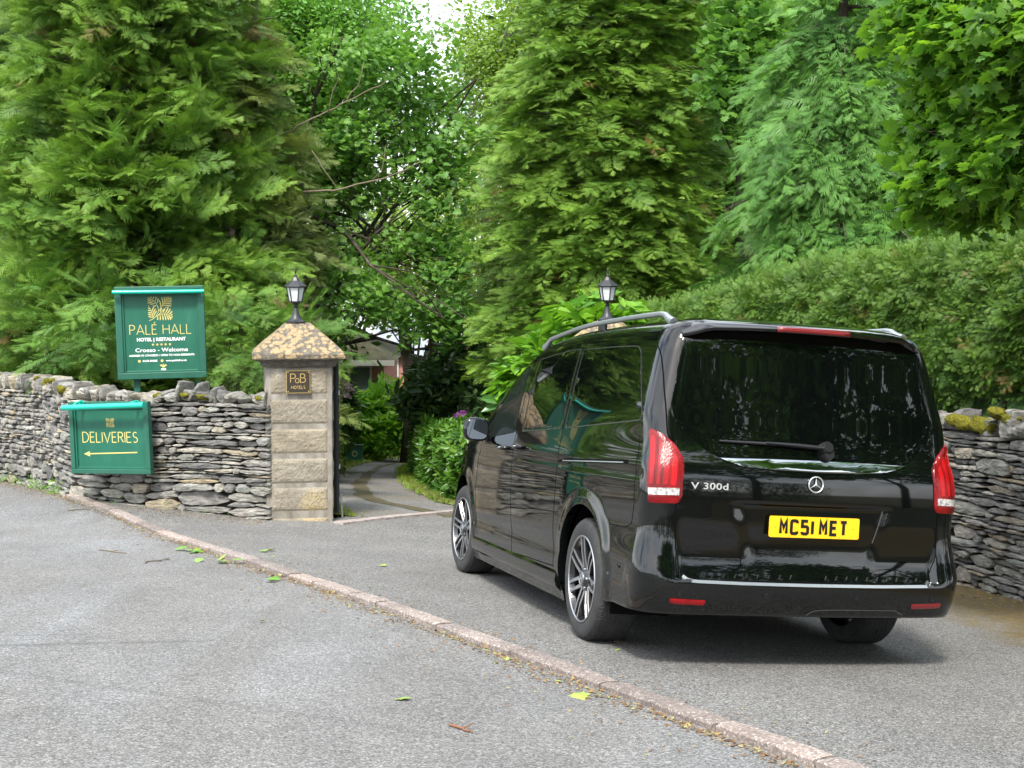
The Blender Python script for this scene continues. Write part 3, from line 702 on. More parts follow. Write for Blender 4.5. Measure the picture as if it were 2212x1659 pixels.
for M_,sc_ in ((M_RED,(.55,.7)),(M_RED2,(.6,.9))):
    t=NT(M_); v_=t.vor(160,t.co(),rnd=0.); t.bump(v_,.35,.003); n_=t.noise(14,3,.5,t.co((1,1,.25))); c_=M_.node_tree.nodes['Principled BSDF'].inputs['Base Color'].default_value[:3]; t.col(t.ramp(n_,(.35,tuple(x*sc_[0] for x in c_)),(.65,tuple(min(1,x*1.25) for x in c_))))
def PF(s,z,off=0.,side=1):
    """signed s: negative s is the left half"""
    s=np.asarray(s,float); q=PV(np.abs(s),z,off); q[...,0]*=np.where(s<0,-1,1)*1.0; return q
def s_of_y(y,z):
    lo,hi=1.0,4.0
    for _ in range(40):
        m=(lo+hi)/2
        if surf(m,z)[1]<y: lo=m
        else: hi=m
    return (lo+hi)/2
def s_of_x(x,z):
    lo,hi=0.,2.
    for _ in range(40):
        m=(lo+hi)/2
        if surf(m,z)[0]<x: lo=m
        else: hi=m
    return (lo+hi)/2
def build_body():
    S=np.r_[np.linspace(0,1,64)[:-1],np.linspace(1,2,22)[:-1],np.linspace(2,3,190)[:-1],np.linspace(3,4,18)[:-1],np.linspace(4,5,12)]
    Z=np.unique(np.round(np.r_[np.arange(.16,1.83,.018),[.44,.455,.462,.470,.476,.482,.49,.50,.51,.595,.605,.615,.625,.635,.865,.87,.875,.88,.885],1.83],4))
    A=PV(S[:,None],Z[None,:])                    # (ns,nz,3)
    # roof
    B=A[:,-1]; y=B[:,1]; C=np.column_stack([0*y,np.clip(y,.75,2.5),0*y]); tt=np.linspace(0,1,14)[1:]
    R=[]
    for q in tt:
        p=C+(B-C)*(1-q); z=B[:,2]+.052*(1-(1-q)**2.3); R.append(np.column_stack([p[:,0],p[:,1],z]))
    A=np.concatenate([A,np.stack(R,1)],1); ns,nz=A.shape[:2]
    # wheel arches: drop faces whose centre is inside, pull the rim on to the circle
    keep=np.ones((ns-1,nz-1),bool); cen=(A[:-1,:-1]+A[1:,:-1]+A[1:,1:]+A[:-1,1:])/4
    for cy,cz in ARCH:
        r=np.hypot(cen[...,1]-cy,cen[...,2]-cz); keep&=~((r<.412)&(cen[...,0]>.7))
        # below the arch too
        keep&=~((np.abs(cen[...,1]-cy)<.395)&(cen[...,2]<.30)&(cen[...,0]>.7))
    Vv=A.copy(); used=np.zeros((ns,nz),bool)
    for i in range(ns-1):
        for j in range(nz-1):
            if keep[i,j]: used[i:i+2,j:j+2]=True
    # boundary verts touching dropped cells
    for i in range(ns-1):
        for j in range(nz-1):
            if not keep[i,j]:
                for a,b in ((i,j),(i+1,j),(i,j+1),(i+1,j+1)):
                    if used[a,b]:
                        p=A[a,b]
                        for cy,cz in ARCH:
                            dy,dz=p[1]-cy,p[2]-cz; r=math.hypot(dy,dz)
                            if .36<r<.47 and p[2]>.27:
                                k=.412/r; Vv[a,b,1]=cy+dy*k; Vv[a,b,2]=cz+dz*k
    idx=np.arange(ns*nz).reshape(ns,nz)
    F=[(idx[i,j],idx[i+1,j],idx[i+1,j+1],idx[i,j+1]) for i in range(ns-1) for j in range(nz-1) if keep[i,j]]
    V=Vv.reshape(-1,3); Vm=V*[-1,1,1]; n=len(V)
    Fm=[tuple(n+k for k in f[::-1]) for f in F]
    V=np.vstack([V,Vm]); F=np.array(F+Fm)
    me=bpy.data.meshes.new('body'); me.from_pydata(V.tolist(),[],F.tolist()); me.materials.append(M_PAINT); me.validate()
    bm=bmesh.new(); bm.from_mesh(me); bmesh.ops.remove_doubles(bm,verts=bm.verts[:],dist=1e-4)
    # arch lips: extrude the open edges of the arches inwards
    ed=[e for e in bm.edges if len(e.link_faces)==1]
    r=bmesh.ops.extrude_edge_only(bm,edges=ed); nv=[g for g in r['geom'] if isinstance(g,bmesh.types.BMVert)]
    for v_ in nv:
        if abs(v_.co.x)>.6: v_.co.x-=math.copysign(.05,v_.co.x)
        else: v_.co.y+=.05*(1 if v_.co.y<2.5 else -1)
    bmesh.ops.recalc_face_normals(bm,faces=bm.faces[:])
    for f in bm.faces: f.smooth=True
    bm.to_mesh(me); bm.free()
    o=bpy.data.objects.new('body',me); COL.objects.link(o); o.parent=VAN
    try: me.set_sharp_from_angle(angle=rad(50))
    except Exception: pass
    return o
BODY=build_body()
def patch(name,outline,off,m,side=1,thick=.006,ds=.03,dz=.03,parent=None,curve=0.,rim=.0):
    """piece of the skin laid over the body; outline is (s,z). side -1 mirrors it; rim lowers the edge for a rounded look"""
    V,F,be=gridpoly(outline,ds,dz)
    s,z=V[:,0],V[:,1]
    sgn=np.where(s<0,-1,1)
    bset=set(i for e in be for i in e)
    o_=np.full(len(V),off); 
    for i in bset: o_[i]=off-rim
    Q=PV(np.abs(s),z,o_); Q[:,0]*=sgn*side
    Qb=PV(np.abs(s),z,off-thick); Qb[:,0]*=sgn*side
    bl=sorted(bset); bi={b:len(Q)+k for k,b in enumerate(bl)}
    FF=[list(f) if side>0 else list(f[::-1]) for f in F]
    # orientation: find if normals point outwards
    a,b,c=[Q[i] for i in FF[0][:3]]; nn=np.cross(b-a,c-a); out_=Q[FF[0][0]]-Qb[FF[0][0]]
    if nn@out_<0: FF=[f[::-1] for f in FF]
    nf=len(FF)
    for e in be: FF.append([e[0],e[1],bi[e[1]],bi[e[0]]])
    mb=MB(); mb.add(np.vstack([Q,Qb[bl]]),FF); ob=mb.build(name,m,parent or VAN,smooth=True)
    bm=bmesh.new(); bm.from_mesh(ob.data); bmesh.ops.recalc_face_normals(bm,faces=bm.faces[:]); 
    # make sure outward
    bm.to_mesh(ob.data); bm.free()
    try: ob.data.set_sharp_from_angle(angle=rad(40))
    except Exception: pass
    return ob
def rounded(pts,r,n=5):
    """round the corners of a polygon"""
    P_=[np.array(p,float) for p in pts]; out=[]; m=len(P_)
    for i in range(m):
        a,b,c=P_[i-1],P_[i],P_[(i+1)%m]; ri=r[i] if isinstance(r,(list,tuple)) else r
        if ri<=0: out.append(tuple(b)); continue
        l1=np.linalg.norm(a-b);l2=np.linalg.norm(c-b); k1=min(ri,l1*.45);k2=min(ri,l2*.45)
        p=b+(a-b)/l1*k1;q=b+(c-b)/l2*k2
        for t_ in np.linspace(0,1,n): out.append(tuple((1-t_)**2*p+2*t_*(1-t_)*b+t_**2*q))
    return out
def side_outline(yz,r=.05,n=5,step=.12):
    """(y,z) outline to (s,z)"""
    P_=rounded(yz,r,n); Q=[]
    for i in range(len(P_)):
        a=np.array(P_[i]);b=np.array(P_[(i+1)%len(P_)]); k=max(1,int(np.linalg.norm(b-a)/step))
        for j in range(k): Q.append(a+(b-a)*j/k)
    return [(s_of_y(y,z),z) for y,z in Q]
def rear_outline(xz,r=.05,n=6,step=.15):
    P_=rounded(xz,r,n); Q=[]
    for i in range(len(P_)):
        a=np.array(P_[i]);b=np.array(P_[(i+1)%len(P_)]); k=max(1,int(np.linalg.norm(b-a)/step))
        for j in range(k): Q.append(a+(b-a)*j/k)
    return [(math.copysign(s_of_x(abs(x),z),x),z) for x,z in Q]
def strip(name,pts,width,m,off=.0012,side=1,sz=False,parent=None,thick=.002,closed=False):
    """thin band following a line; pts (y,z) on the flank, or (x,z) with sz='rear', or raw (s,z)"""
    P_=np.array(pts,float); 
    if closed: P_=np.vstack([P_,P_[:1]])
    Q,_=resample(P_,.025)
    if sz=='rear': S_=np.array([math.copysign(s_of_x(abs(x),z),x) for x,z in Q])
    elif sz=='raw': S_=Q[:,0]
    else: S_=np.array([s_of_y(y,z) for y,z in Q])
    C=PV(np.abs(S_),Q[:,1],off); C[:,0]*=np.where(S_<0,-1,1)*side
    Cb=PV(np.abs(S_),Q[:,1],off-thick); Cb[:,0]*=np.where(S_<0,-1,1)*side
    T=np.gradient(C,axis=0); N=C-Cb; N/=np.linalg.norm(N,axis=1)[:,None]; Bn=np.cross(T,N); Bn/=np.linalg.norm(Bn,axis=1)[:,None]+1e-9
    w_=width/2; V=np.concatenate([C-Bn*w_,C+Bn*w_,Cb-Bn*w_,Cb+Bn*w_]); n=len(C); F=[]
    for i in range(n-1): F+=[(i,i+1,n+i+1,n+i),(2*n+i,i,i+1,2*n+i+1)[::-1],(n+i,n+i+1,3*n+i+1,3*n+i)]
    return V,F
def strips(name,lst,m,parent=None,smooth=True,**k):
    mb=MB()
    for a in lst: V,F=strip(name,*a[:1],width=a[1],m=m,**{**k,**(a[2] if len(a)>2 else {})}); mb.add(V,F)
    return mb.build(name,m,parent or VAN,smooth=False)
# ---- glass
W_Q=[(.30,1.285),(1.60,1.215),(1.66,1.700),(.62,1.690)]
W_S=[(1.665,1.212),(2.60,1.172),(2.66,1.700),(1.725,1.708)]
W_F=[(2.80,1.160),(3.58,1.100),(3.70,1.14),(3.32,1.45),(3.06,1.60),(2.86,1.665)]
for sd_ in (-1,1):
    patch('side_window',side_outline(W_Q,[.06,.02,.02,.09]),.002,M_GLASS,sd_,rim=.001)
    patch('side_window',side_outline(W_S,.03),.002,M_GLASS,sd_,rim=.001)
    patch('front_side_window',side_outline(W_F,[.03,.05,.03,.2,.12,.04]),.002,M_GLASSF,sd_,rim=.001)
RW=[(.0,1.095),(.50,1.10),(.60,1.135),(.765,1.29),(.785,1.36),(.765,1.46),(.715,1.70),(.69,1.755),(.0,1.762)]
RWf=RW+[(-x,z) for x,z in RW[::-1] if x>0]
rw=patch('rear_window',rear_outline(RWf,[0]+[.09,.16,.08,.06,.1,.05,.03]+[0]+[.03,.05,.1,.06,.08,.16,.09]),.003,M_GLASS,1,rim=.0015,ds=.06)
ws=patch('windscreen',[(3.32,1.17),(4,1.14),(5,1.13),(5,1.79),(4,1.79),(3.35,1.76)],.002,M_GLASSF,1); ws2=patch('windscreen',[(3.32,1.17),(4,1.14),(5,1.13),(5,1.79),(4,1.79),(3.35,1.76)],.002,M_GLASSF,-1)
# ---- bright edge round the side glass
def edge(yz,r): 
    P_=rounded(yz,r,5); return P_+[P_[0]]
strips('window_trim',[(edge(W_Q,[.06,.02,.02,.09]),.006),(edge(W_S,.03),.006)],mat('window_edge',(.10,.105,.10),.25,metal=.8),side=-1,off=.0035)
strips('window_trim',[(edge(W_Q,[.06,.02,.02,.09]),.006),(edge(W_S,.03),.006)],bpy.data.materials['window_edge'],side=1,off=.0035)
# ---- shut lines
SEAMS=[([(1.635,1.83),(1.655,1.70),(1.648,1.21),(1.60,1.0),(1.60,.80),(1.62,.62),(1.60,.36)],.007),
 ([(2.76,1.74),(2.78,1.62),(2.74,1.17),(2.70,.95),(2.66,.60),(2.62,.33)],.007),
 ([(3.66,1.10),(3.72,.95),(3.76,.70),(3.72,.45),(3.66,.36)],.007),
 ([(2.62,.335),(3.66,.335)],.006),([(1.60,.36),(2.62,.335)],.006),
 ([(.34,1.20),(.30,.84),(.32,.735),(.40,.705),(.64,.705)],.005)]
for sd_ in (-1,1):
    for q_ in SEAMS: strips('shut_line',[q_],M_GAP,side=sd_,off=.0009)
tg=[(.795,1.78),(.805,1.45),(.80,1.22),(.765,1.12),(.762,.85),(.755,.62),(.72,.505),(.62,.478)]
for q_ in [(tg,.008),([(-x,z) for x,z in tg],.008),([(-.62,.478),(.62,.478)],.008)]: strips('shut_line',[q_],M_GAP,sz='rear',off=.0009)
# sliding door rail
for sd_ in (-1,1):
    strips('door_track',[([(.44,1.055),(1.58,1.015)],.022)],M_GAP,side=sd_,off=.0014)
    strips('door_track_cover',[([(.50,1.050),(1.50,1.016)],.006)],M_ALU,side=sd_,off=.004)
# ---- tail lights
TL=[(.96,.862),(1.62,.858),(1.70,1.00),(1.72,1.225),(1.66,1.243),(1.35,1.215),(1.12,1.170),(.985,1.118),(.96,1.06)]
def tail(side):
    base=patch('tail_light',rounded(TL,.04,4),.012,M_RED,side,thick=.02,rim=.006,ds=.06,dz=.025)
    # lit-looking vertical ribs, the clear reversing band and dark base are moulded in
    for a,b,z0,z1,m_ in ((1.03,1.13,.955,1.12,M_RED2),(1.20,1.30,.955,1.17,M_RED2),(1.36,1.44,.955,1.19,M_RED2)):
        patch('light_element',rounded([(a,z0),(b,z0),(b,z1),(a,z1-.03)],.02,3),.0145,m_,side,thick=.003,ds=.05,dz=.04,parent=base)
    patch('light_element',rounded([(1.50,.955),(1.60,.955),(1.66,1.19),(1.60,1.21),(1.53,1.19)],.02,3),.0145,M_RED2,side,thick=.003,ds=.05,dz=.04,parent=base)
    patch('reversing_lens',[(.985,.905),(1.61,.900),(1.625,.935),(.982,.942)],.0145,M_CLEAR,side,thick=.003,ds=.06,dz=.02,parent=base)
    patch('dark_band',[(.985,.895),(1.61,.890),(1.61,.899),(.985,.904)],.0142,M_REDD,side,thick=.003,ds=.06,dz=.02,parent=base)
    return base
tail(-1); tail(1)
# ---- rear furniture
CH=[(.555,1.106),(.49,1.084),(.42,1.068),(.25,1.058),(0,1.054),(-.25,1.058),(-.41,1.067),(-.47,1.082),(-.53,1.104),(-.25,1.110),(0,1.112),(.25,1.111)]
patch('chrome_strip',[(math.copysign(s_of_x(abs(x),z),x),z) for x,z in CH],.012,M_CHROME,1,thick=.014,ds=.05,dz=.02,rim=.002)
# bumper top ledge trim
strips('bumper_trim',[([(-.715,.50),(-.67,.470),(-.4,.466),(0,.465),(.4,.466),(.68,.470),(.72,.50)],.016)],M_ALU,sz='rear',off=.006,thick=.008)
strips('bumper_ribs',[([(x,.497),(x+.012,.520)],.006) for x in [-.62+.062*i for i in range(9)]+[.08+.062*i for i in range(10)]],M_SATIN,sz='rear',off=.004)
# reflectors, parking sensors
for sd_ in (-1,1):
    patch('bumper_reflector',rear_outline([(sd_*.60,.345),(sd_*.78,.352),(sd_*.785,.378),(sd_*.59,.372)],.008,3),.006,M_REDD if sd_>0 else M_RED,1,thick=.008,rim=.002,ds=.05)
def ring_on(name,s,z,r,m,sd_,w_=.003):
    c=PV(np.array([s]),np.array([z]),.004)[0]; e=PV(np.array([s]),np.array([z]),.03)[0]; n=(e-c)/np.linalg.norm(e-c); c[0]*=sd_; n[0]*=sd_
    mb=MB(); M3=Vector(n).to_track_quat('Z','Y').to_matrix(); 
    t_=MB(); t_.lathe([(r-w_,-.004),(r-w_,.001),(r,.001),(r,-.004)],20,cap=False); t_.lathe([(r-w_,-.002),(0.0005,-.0005)],20,cap=False)
    V=np.concatenate(t_.v)@np.array(M3).T+c; mb.add(V,t_.f); return mb.build(name,m,VAN,smooth=True,sharp=30)
for x in (-.735,-.27,.25,.72): ring_on('parking_sensor',s_of_x(abs(x),.405),.405,.0135,M_SATIN,-1 if x<0 else 1)
ring_on('parking_sensor',s_of_y(.42,.50),.50,.0135,M_SATIN,-1)
strips('tow_cover_line',[([(-.02,.315),(.015,.332),(.12,.336),(.5,.336),(.56,.32)],.004)],mat('cover_edge',(.06,.06,.06),.4),sz='rear',off=.001)
# wiper
def onrear(x,z,off):
    q=PF(np.array([math.copysign(s_of_x(abs(x),z),x) if abs(x)>1e-6 else 1e-6]),np.array([z]),off)[0]; return q
mb=MB(); mb.tube([onrear(.05,1.175,.035),onrear(-.10,1.183,.035),onrear(-.28,1.190,.03)],[.015,.014,.009],8,flat=.8); mb.tube([onrear(-.22,1.187,.022),onrear(-.53,1.192,.016)],[.009,.006],6)
wp=mb.build('rear_wiper',M_SATIN,VAN,smooth=True,sharp=50)
mb=MB(); a=onrear(.068,1.150,0);b=onrear(.068,1.150,.05); mb.tube([onrear(.07,1.178,.0),onrear(.07,1.178,.034),onrear(.07,1.178,.052)],[.038,.036,.026],18); mb.tube([onrear(.078,1.145,.0),onrear(.078,1.145,.038)],[.034,.028],14); mb.build('wiper_pivot',M_SATIN,wp,smooth=True,sharp=50)
# rear plate hollow fins
strips('plate_recess_edge',[([(.415,.862),(.375,.72),(.365,.69)],.006)],mat('recess_edge',(.12,.13,.13),.15,metal=.6),sz='rear',off=.004)
# spoiler
def spoiler():
    mb=MB(); xs=np.linspace(-.705,.705,31); V=[]
    prof=[(.46,1.868),(.36,1.860),(.25,1.842),(.165,1.818),(.150,1.806),(.155,1.792),(.20,1.786),(.27,1.780)]
    for x in xs:
        e=abs(x)/.705; up=.024*e**2.2+.030*sst(.80,1.0,e); bk=.075*x*x+.07*sst(.86,1.0,e)
        for (y,z) in prof: V.append((x,y+bk*(1 if y<.3 else .4),z-up+(.008 if z>1.83 else 0)*e))
    k=len(prof); F=[(i*k+j,i*k+j+1,(i+1)*k+j+1,(i+1)*k+j) for i in range(30) for j in range(k-1)]+[tuple(range(k)),tuple(30*k+j for j in range(k-1,-1,-1))]
    mb.add(V,F); ob=mb.build('spoiler',M_PAINT,VAN,smooth=True,sharp=45)
    mb=MB(); V=[]; xs=np.linspace(-.215,.215,9)
    for x in xs:
        for (y,z) in ((.147,1.821),(.1405,1.814),(.1405,1.798),(.150,1.793)): V.append((x,y+.075*x*x,z-.024*(abs(x)/.685)**2.2-.002))
    mb.add(V,[(i*4+j,i*4+j+1,(i+1)*4+j+1,(i+1)*4+j) for i in range(8) for j in range(3)]); 
    bl_=mb.build('brake_light',M_REDD,ob,smooth=True)
    so_=bl_.modifiers.new('s','SOLIDIFY'); so_.thickness=.004; so_.offset=0
spoiler()
# roof rails
def roofz(x,y):
    # sample the roof surface above the gutter
    B=PV(np.array([s_of_y(y,1.83) if y>.6 else 1.8]),np.array([1.83]))[0]; q=1-abs(x)/B[0]; q=min(max(q,0),1); return B[2]+.052*(1-(1-q)**2.3)
for sd_ in (-1,1):
    ys=np.linspace(.42,3.0,40); pts=[];rr=[]
    for y in ys:
        u=(y-.42)/2.58; e=min(1,(1-abs(2*u-1))/.13); lift=.058*sst(0,1,e); xx=.695-.02*sst(2.0,3.0,y); pts.append((sd_*xx,y,roofz(xx,y)-.014+lift)); rr.append(.0135+.013*(1-e))
    mb=MB(); mb.tube(pts,rr,10,flat=1.15); 
    rl=mb.build('roof_rail',M_ALU,VAN,smooth=True,sharp=60)
    for y0_,y1_ in ((1.60,1.72),):
        mb=MB(); ym=(y0_+y1_)/2; mb.box((sd_*.69,ym,roofz(.69,ym)+.008),(.028,y1_-y0_,.075)); mb.build('rail_foot',M_BLK,rl,bevel=.01)
# wing mirrors
for sd_ in (-1,1):
    mb=MB(); c=np.array([sd_*1.045,3.50,1.165]); V=[];F=[]; nu,nv=16,12
    for i in range(nv+1):
        for j in range(nu):
            th=math.pi*i/nv; ph=2*math.pi*j/nu; q=np.array([math.cos(ph)*math.sin(th),-math.cos(th),math.sin(ph)*math.sin(th)]); q=np.sign(q)*np.abs(q)**np.array([.62,.85,.62]); q=q*np.array([.098,.078,.092]); 
            if q[1]<0: q[1]*=.55
            V.append(c+q)
    F=[(i*nu+j,i*nu+(j+1)%nu,(i+1)*nu+(j+1)%nu,(i+1)*nu+j) for i in range(nv) for j in range(nu)]
    mb.add(V,F); mb.tube([c+[-sd_*.06,.02,-.05],(sd_*.92,3.54,1.085)],[.030,.045],10,flat=.7)
    mr=mb.build('wing_mirror',M_PAINT,VAN,smooth=True)
    mb=MB(); n=24; a_=np.arange(n)*2*math.pi/n; V=[(c[0]+.080*np.sign(math.cos(a))*abs(math.cos(a))**.6,c[1]-.049,c[2]+.074*np.sign(math.sin(a))*abs(math.sin(a))**.6) for a in a_]; V2=[(v[0]*1.0,v[1]+.02,v[2]) for v in V]
    mb.add(V+V2,[tuple(range(n)),tuple(range(2*n-1,n-1,-1))]+[(k,(k+1)%n,n+(k+1)%n,n+k)[::-1] for k in range(n)]); mb.build('mirror_glass',M_MIRROR,mr)
# door handles
for sd_ in (-1,1):
    for y0_,y1_,z0_ in ((2.44,2.62,1.065),(2.84,3.02,1.045)):
        def q_(y,z,o): 
            p_=PV(np.array([s_of_y(y,z)]),np.array([z]),o)[0]; p_[0]*=sd_; return p_
        mb=MB(); mb.tube([q_(y0_,z0_,.004),q_(y0_+.02,z0_,.035),q_((y0_+y1_)/2,z0_-.003,.045),q_(y1_-.02,z0_-.006,.035),q_(y1_,z0_-.006,.004)],[.012,.014,.015,.014,.012],10)
        hd=mb.build('door_handle',M_PAINT,VAN,smooth=True)
        mb=MB(); mb.tube([q_(y0_+.03,z0_-.002,.046+.008),q_(y1_-.03,z0_-.006,.046+.008)],[.006,.006],8); mb.build('handle_trim',M_CHROME,hd,smooth=True)
# side sills
for sd_ in (-1,1):
    mb=MB(); V=[];k=7; ys=np.linspace(1.50,3.80,20)
    for y in ys:
        xw=wside(.925,y,.3)
        for (dx,z) in ((-.10,.36),(.018,.345),(.040,.325),(.046,.285),(.034,.245),(.0,.215),(-.12,.20)): V.append((sd_*(xw+dx),y,z))
    mb.add(V,[(i*k+j,i*k+j+1,(i+1)*k+j+1,(i+1)*k+j)[::sd_] for i in range(19) for j in range(k-1)]+[tuple(range(k)),tuple(19*k+j for j in range(k-1,-1,-1))])
    mb.build('side_sill',M_PAINT,VAN,smooth=True,sharp=35)
# underside and wheel wells
mb=MB(); mb.box((0,2.75,.27),(1.36,4.2,.10)); mb.box((0,.34,.325),(1.5,.40,.05)); mb.box((0,2.65,.25),(1.7,2.0,.06)); mb.build('underbody',M_GAP,VAN)
M_WELL=mat('well_liner',(.004,.004,.004),.9,spec=.1)
for cy,cz in ARCH:
    for sd_ in (-1,1):
        mb=MB(); n=24; V=[]
        for k in range(n+1):
            a=math.pi*1.25*k/n-math.pi*.125
            for x,r in ((.90,.425),(.55,.44),(.55,.0)): V.append((sd_*x,cy+math.cos(a)*r,cz+math.sin(a)*r))
        mb.add(V,[(3*k+j,3*k+j+1,3*k+j+4,3*k+j+3) for k in range(n) for j in range(2)]); mb.build('wheel_well',M_WELL,VAN)
# headlights (nose)
for sd_ in (-1,1): patch('headlight',[(3.25,.80),(3.95,.72),(4.25,.72),(4.3,.86),(3.7,.93),(3.2,.93)],.006,M_CLEAR,sd_,thick=.01,rim=.003,ds=.1,dz=.05)
# ---- wheels
def make_wheel():
    """axis along x, outer face at +x = 0"""
    hub=MB(); hub.lathe([(.02,-.20),(.17,-.20),(.17,-.165),(.17,-.155),(.02,-.155)],32,axis='x'); hub.lathe([(.075,-.16),(.075,-.05),(.06,-.045)],24,axis='x')
    wh=hub.build('wheel',mat('brake_metal',(.08,.08,.085),.45,metal=.7),smooth=True,sharp=30)
    # tyre with sipes in a V pattern
    R=.352; prof=[(.246,-.012),(.252,-.003),(.262,.001),(.285,.0045),(.305,.004),(.322,.0),(.334,-.006),(.342,-.015),(.348,-.028)]
    m_=[(R-.0015*abs(u)**3,-.028-(.5+u/2)*.188) for u in np.linspace(-1,1,31)]
    prof=prof+m_[0:]+[(.342,-.229),(.33,-.24),(.30,-.246),(.25,-.236)]
    n=300; V=np.zeros((n,len(prof),3))
    for j,(r,x) in enumerate(prof):
        a=np.arange(n)*2*math.pi/n; rr=np.full(n,r)
        if r>.341 and j>5:
            u=(x+.122)/.094; ph=(a*R+abs(u)*.075)/.0205; gr=np.abs(((ph%1)-.5))*2; dep=np.where(gr>.74,.0055,0)*(1 if abs(u)>.04 else 0)
            ph2=(a*R-.02)/.041
            if abs(abs(u)-.42)<.03: dep=np.where((ph2%1)<.5,.005,dep)
            if abs(u)<.06: dep=np.where((ph2%1)<.6,.004,0)
            rr=rr-dep
        if .322<r<.343 and x>-.02: rr=rr-np.where((((a*R)/.0205)%1)<.3,.0025,0)
        V[:,j,0]=x; V[:,j,1]=np.cos(a)*rr; V[:,j,2]=np.sin(a)*rr
    k=len(prof); idx=np.arange(n*k).reshape(n,k); F=[]
    i2=np.roll(np.arange(n),-1)
    F=np.stack([idx[:,:-1],idx[i2][:,:-1],idx[i2][:,1:],idx[:,1:]],-1).reshape(-1,4)
    ty=fastmesh('tyre',V.reshape(-1,3),F[:,::-1],M_TYRE,wh,smooth=True)
    try: ty.data.set_sharp_from_angle(angle=rad(28))
    except Exception: pass
    # rim: barrel and lip, seven twin spokes
    mb=MB(); mb.lathe([(.249,-.005),(.252,.0),(.249,.004),(.243,.004),(.240,-.001)],72,axis='x',mi=1,cap=False)
    mb.lathe([(.240,-.001),(.236,-.012),(.228,-.03),(.222,-.19),(.235,-.21)],72,axis='x',mi=0,cap=False)
    def spoke(a0,a1,r0,r1,w0,w1,x0,x1,th):
        # bar from polar (r0,a0) to (r1,a1); silver face strip, black flanks
        p=np.array([math.cos(a0)*r0,math.sin(a0)*r0]);q=np.array([math.cos(a1)*r1,math.sin(a1)*r1]); d=(q-p)/np.linalg.norm(q-p); nn=np.array([-d[1],d[0]]); V=[]
        pm=(p+q)/2; 
        for c_,w_,x_ in ((p,w0,x0),(pm,(w0+w1)/2*.92,(x0+x1)/2+.004),(q,w1,x1)):
            for sg,wd,xx in ((-1,w_*.5,x_),(1,w_*.5,x_),(1,w_*.62,x_-.006),(1,w_*.75,x_-th),(-1,w_*.75,x_-th),(-1,w_*.62,x_-.006)):
                r=c_+nn*sg*wd; V.append((xx,r[0],r[1]))
        k=6; base=len(mb.v)
        mb.add(V,[(0,k,k+1,1),(k,2*k,2*k+1,k+1)],1)
        Fk=[]
        for s_ in (0,1):
            o_=s_*k
            for j in (1,2,3,4,5): Fk.append((o_+j,o_+k+j,o_+k+(j+1)%6,o_+(j+1)%6))
        Fk.append((12,13,14,15,16,17)[::-1]); Fk.append((0,1,2,3,4,5)); mb.add(V,Fk,0)
    for k in range(7):
        a=2*math.pi*k/7+math.pi/2
        for sg in (-1,1):
            spoke(a+sg*.34,a+sg*.112,.070,.2425,.022,.017,-.022,-.002,.034)
        # darker web between the pair near the hub
        spoke(a,a,.055,.125,.030,.014,-.034,-.030,.02)
    mb.lathe([(.040,-.005),(.058,-.016),(.072,-.022),(.078,-.035),(.078,-.06)],42,axis='x',mi=0,cap=False)
    rm=mb.build('rim',[M_RIMD,M_RIMS],wh,smooth=False)
    bm=bmesh.new(); bm.from_mesh(rm.data); bmesh.ops.recalc_face_normals(bm,faces=[f for f in bm.faces]); bm.to_mesh(rm.data); bm.free()
    mb=MB(); mb.lathe([(.040,-.006),(.040,.001),(.037,.004),(.034,.001),(.001,.002)],36,axis='x',cap=False)
    for k in range(3):
        a=math.pi/2+2*math.pi*k/3; mb.add([(.003,math.cos(a)*.033,math.sin(a)*.033),(.003,math.cos(a+1.05)*.006,math.sin(a+1.05)*.006),(.006,0,0),(.003,math.cos(a-1.05)*.006,math.sin(a-1.05)*.006)],[(0,1,2),(0,2,3)])
    mb.build('hub_cap',mat('cap_metal',(.32,.33,.35),.25,metal=.9),wh,smooth=False)
    mb=MB()
    for k in range(5):
        a=2*math.pi*k/5; mb.lathe([(.008,-.03),(.008,-.010),(.005,-.008)],6,c=(0,math.cos(a)*.056,math.sin(a)*.056),axis='x')
    mb.build('wheel_bolts',M_ALU,wh)
    wh.parent=VAN; return wh
wh0=make_wheel()
first=True
for x,y,rz,spin in ((-.945,1.045,180,.1),(-.945,4.245,180,.5),(.945,1.045,0,.9),(.945,4.245,0,1.3)):
    o=wh0 if first else copy_tree(wh0,VAN); first=False
    o.matrix_basis=Matrix.Translation((x,y,.351))@Matrix.Rotation(rad(rz+(3 if y>4 else 0)),4,'Z')@Matrix.Rotation(spin,4,'X')
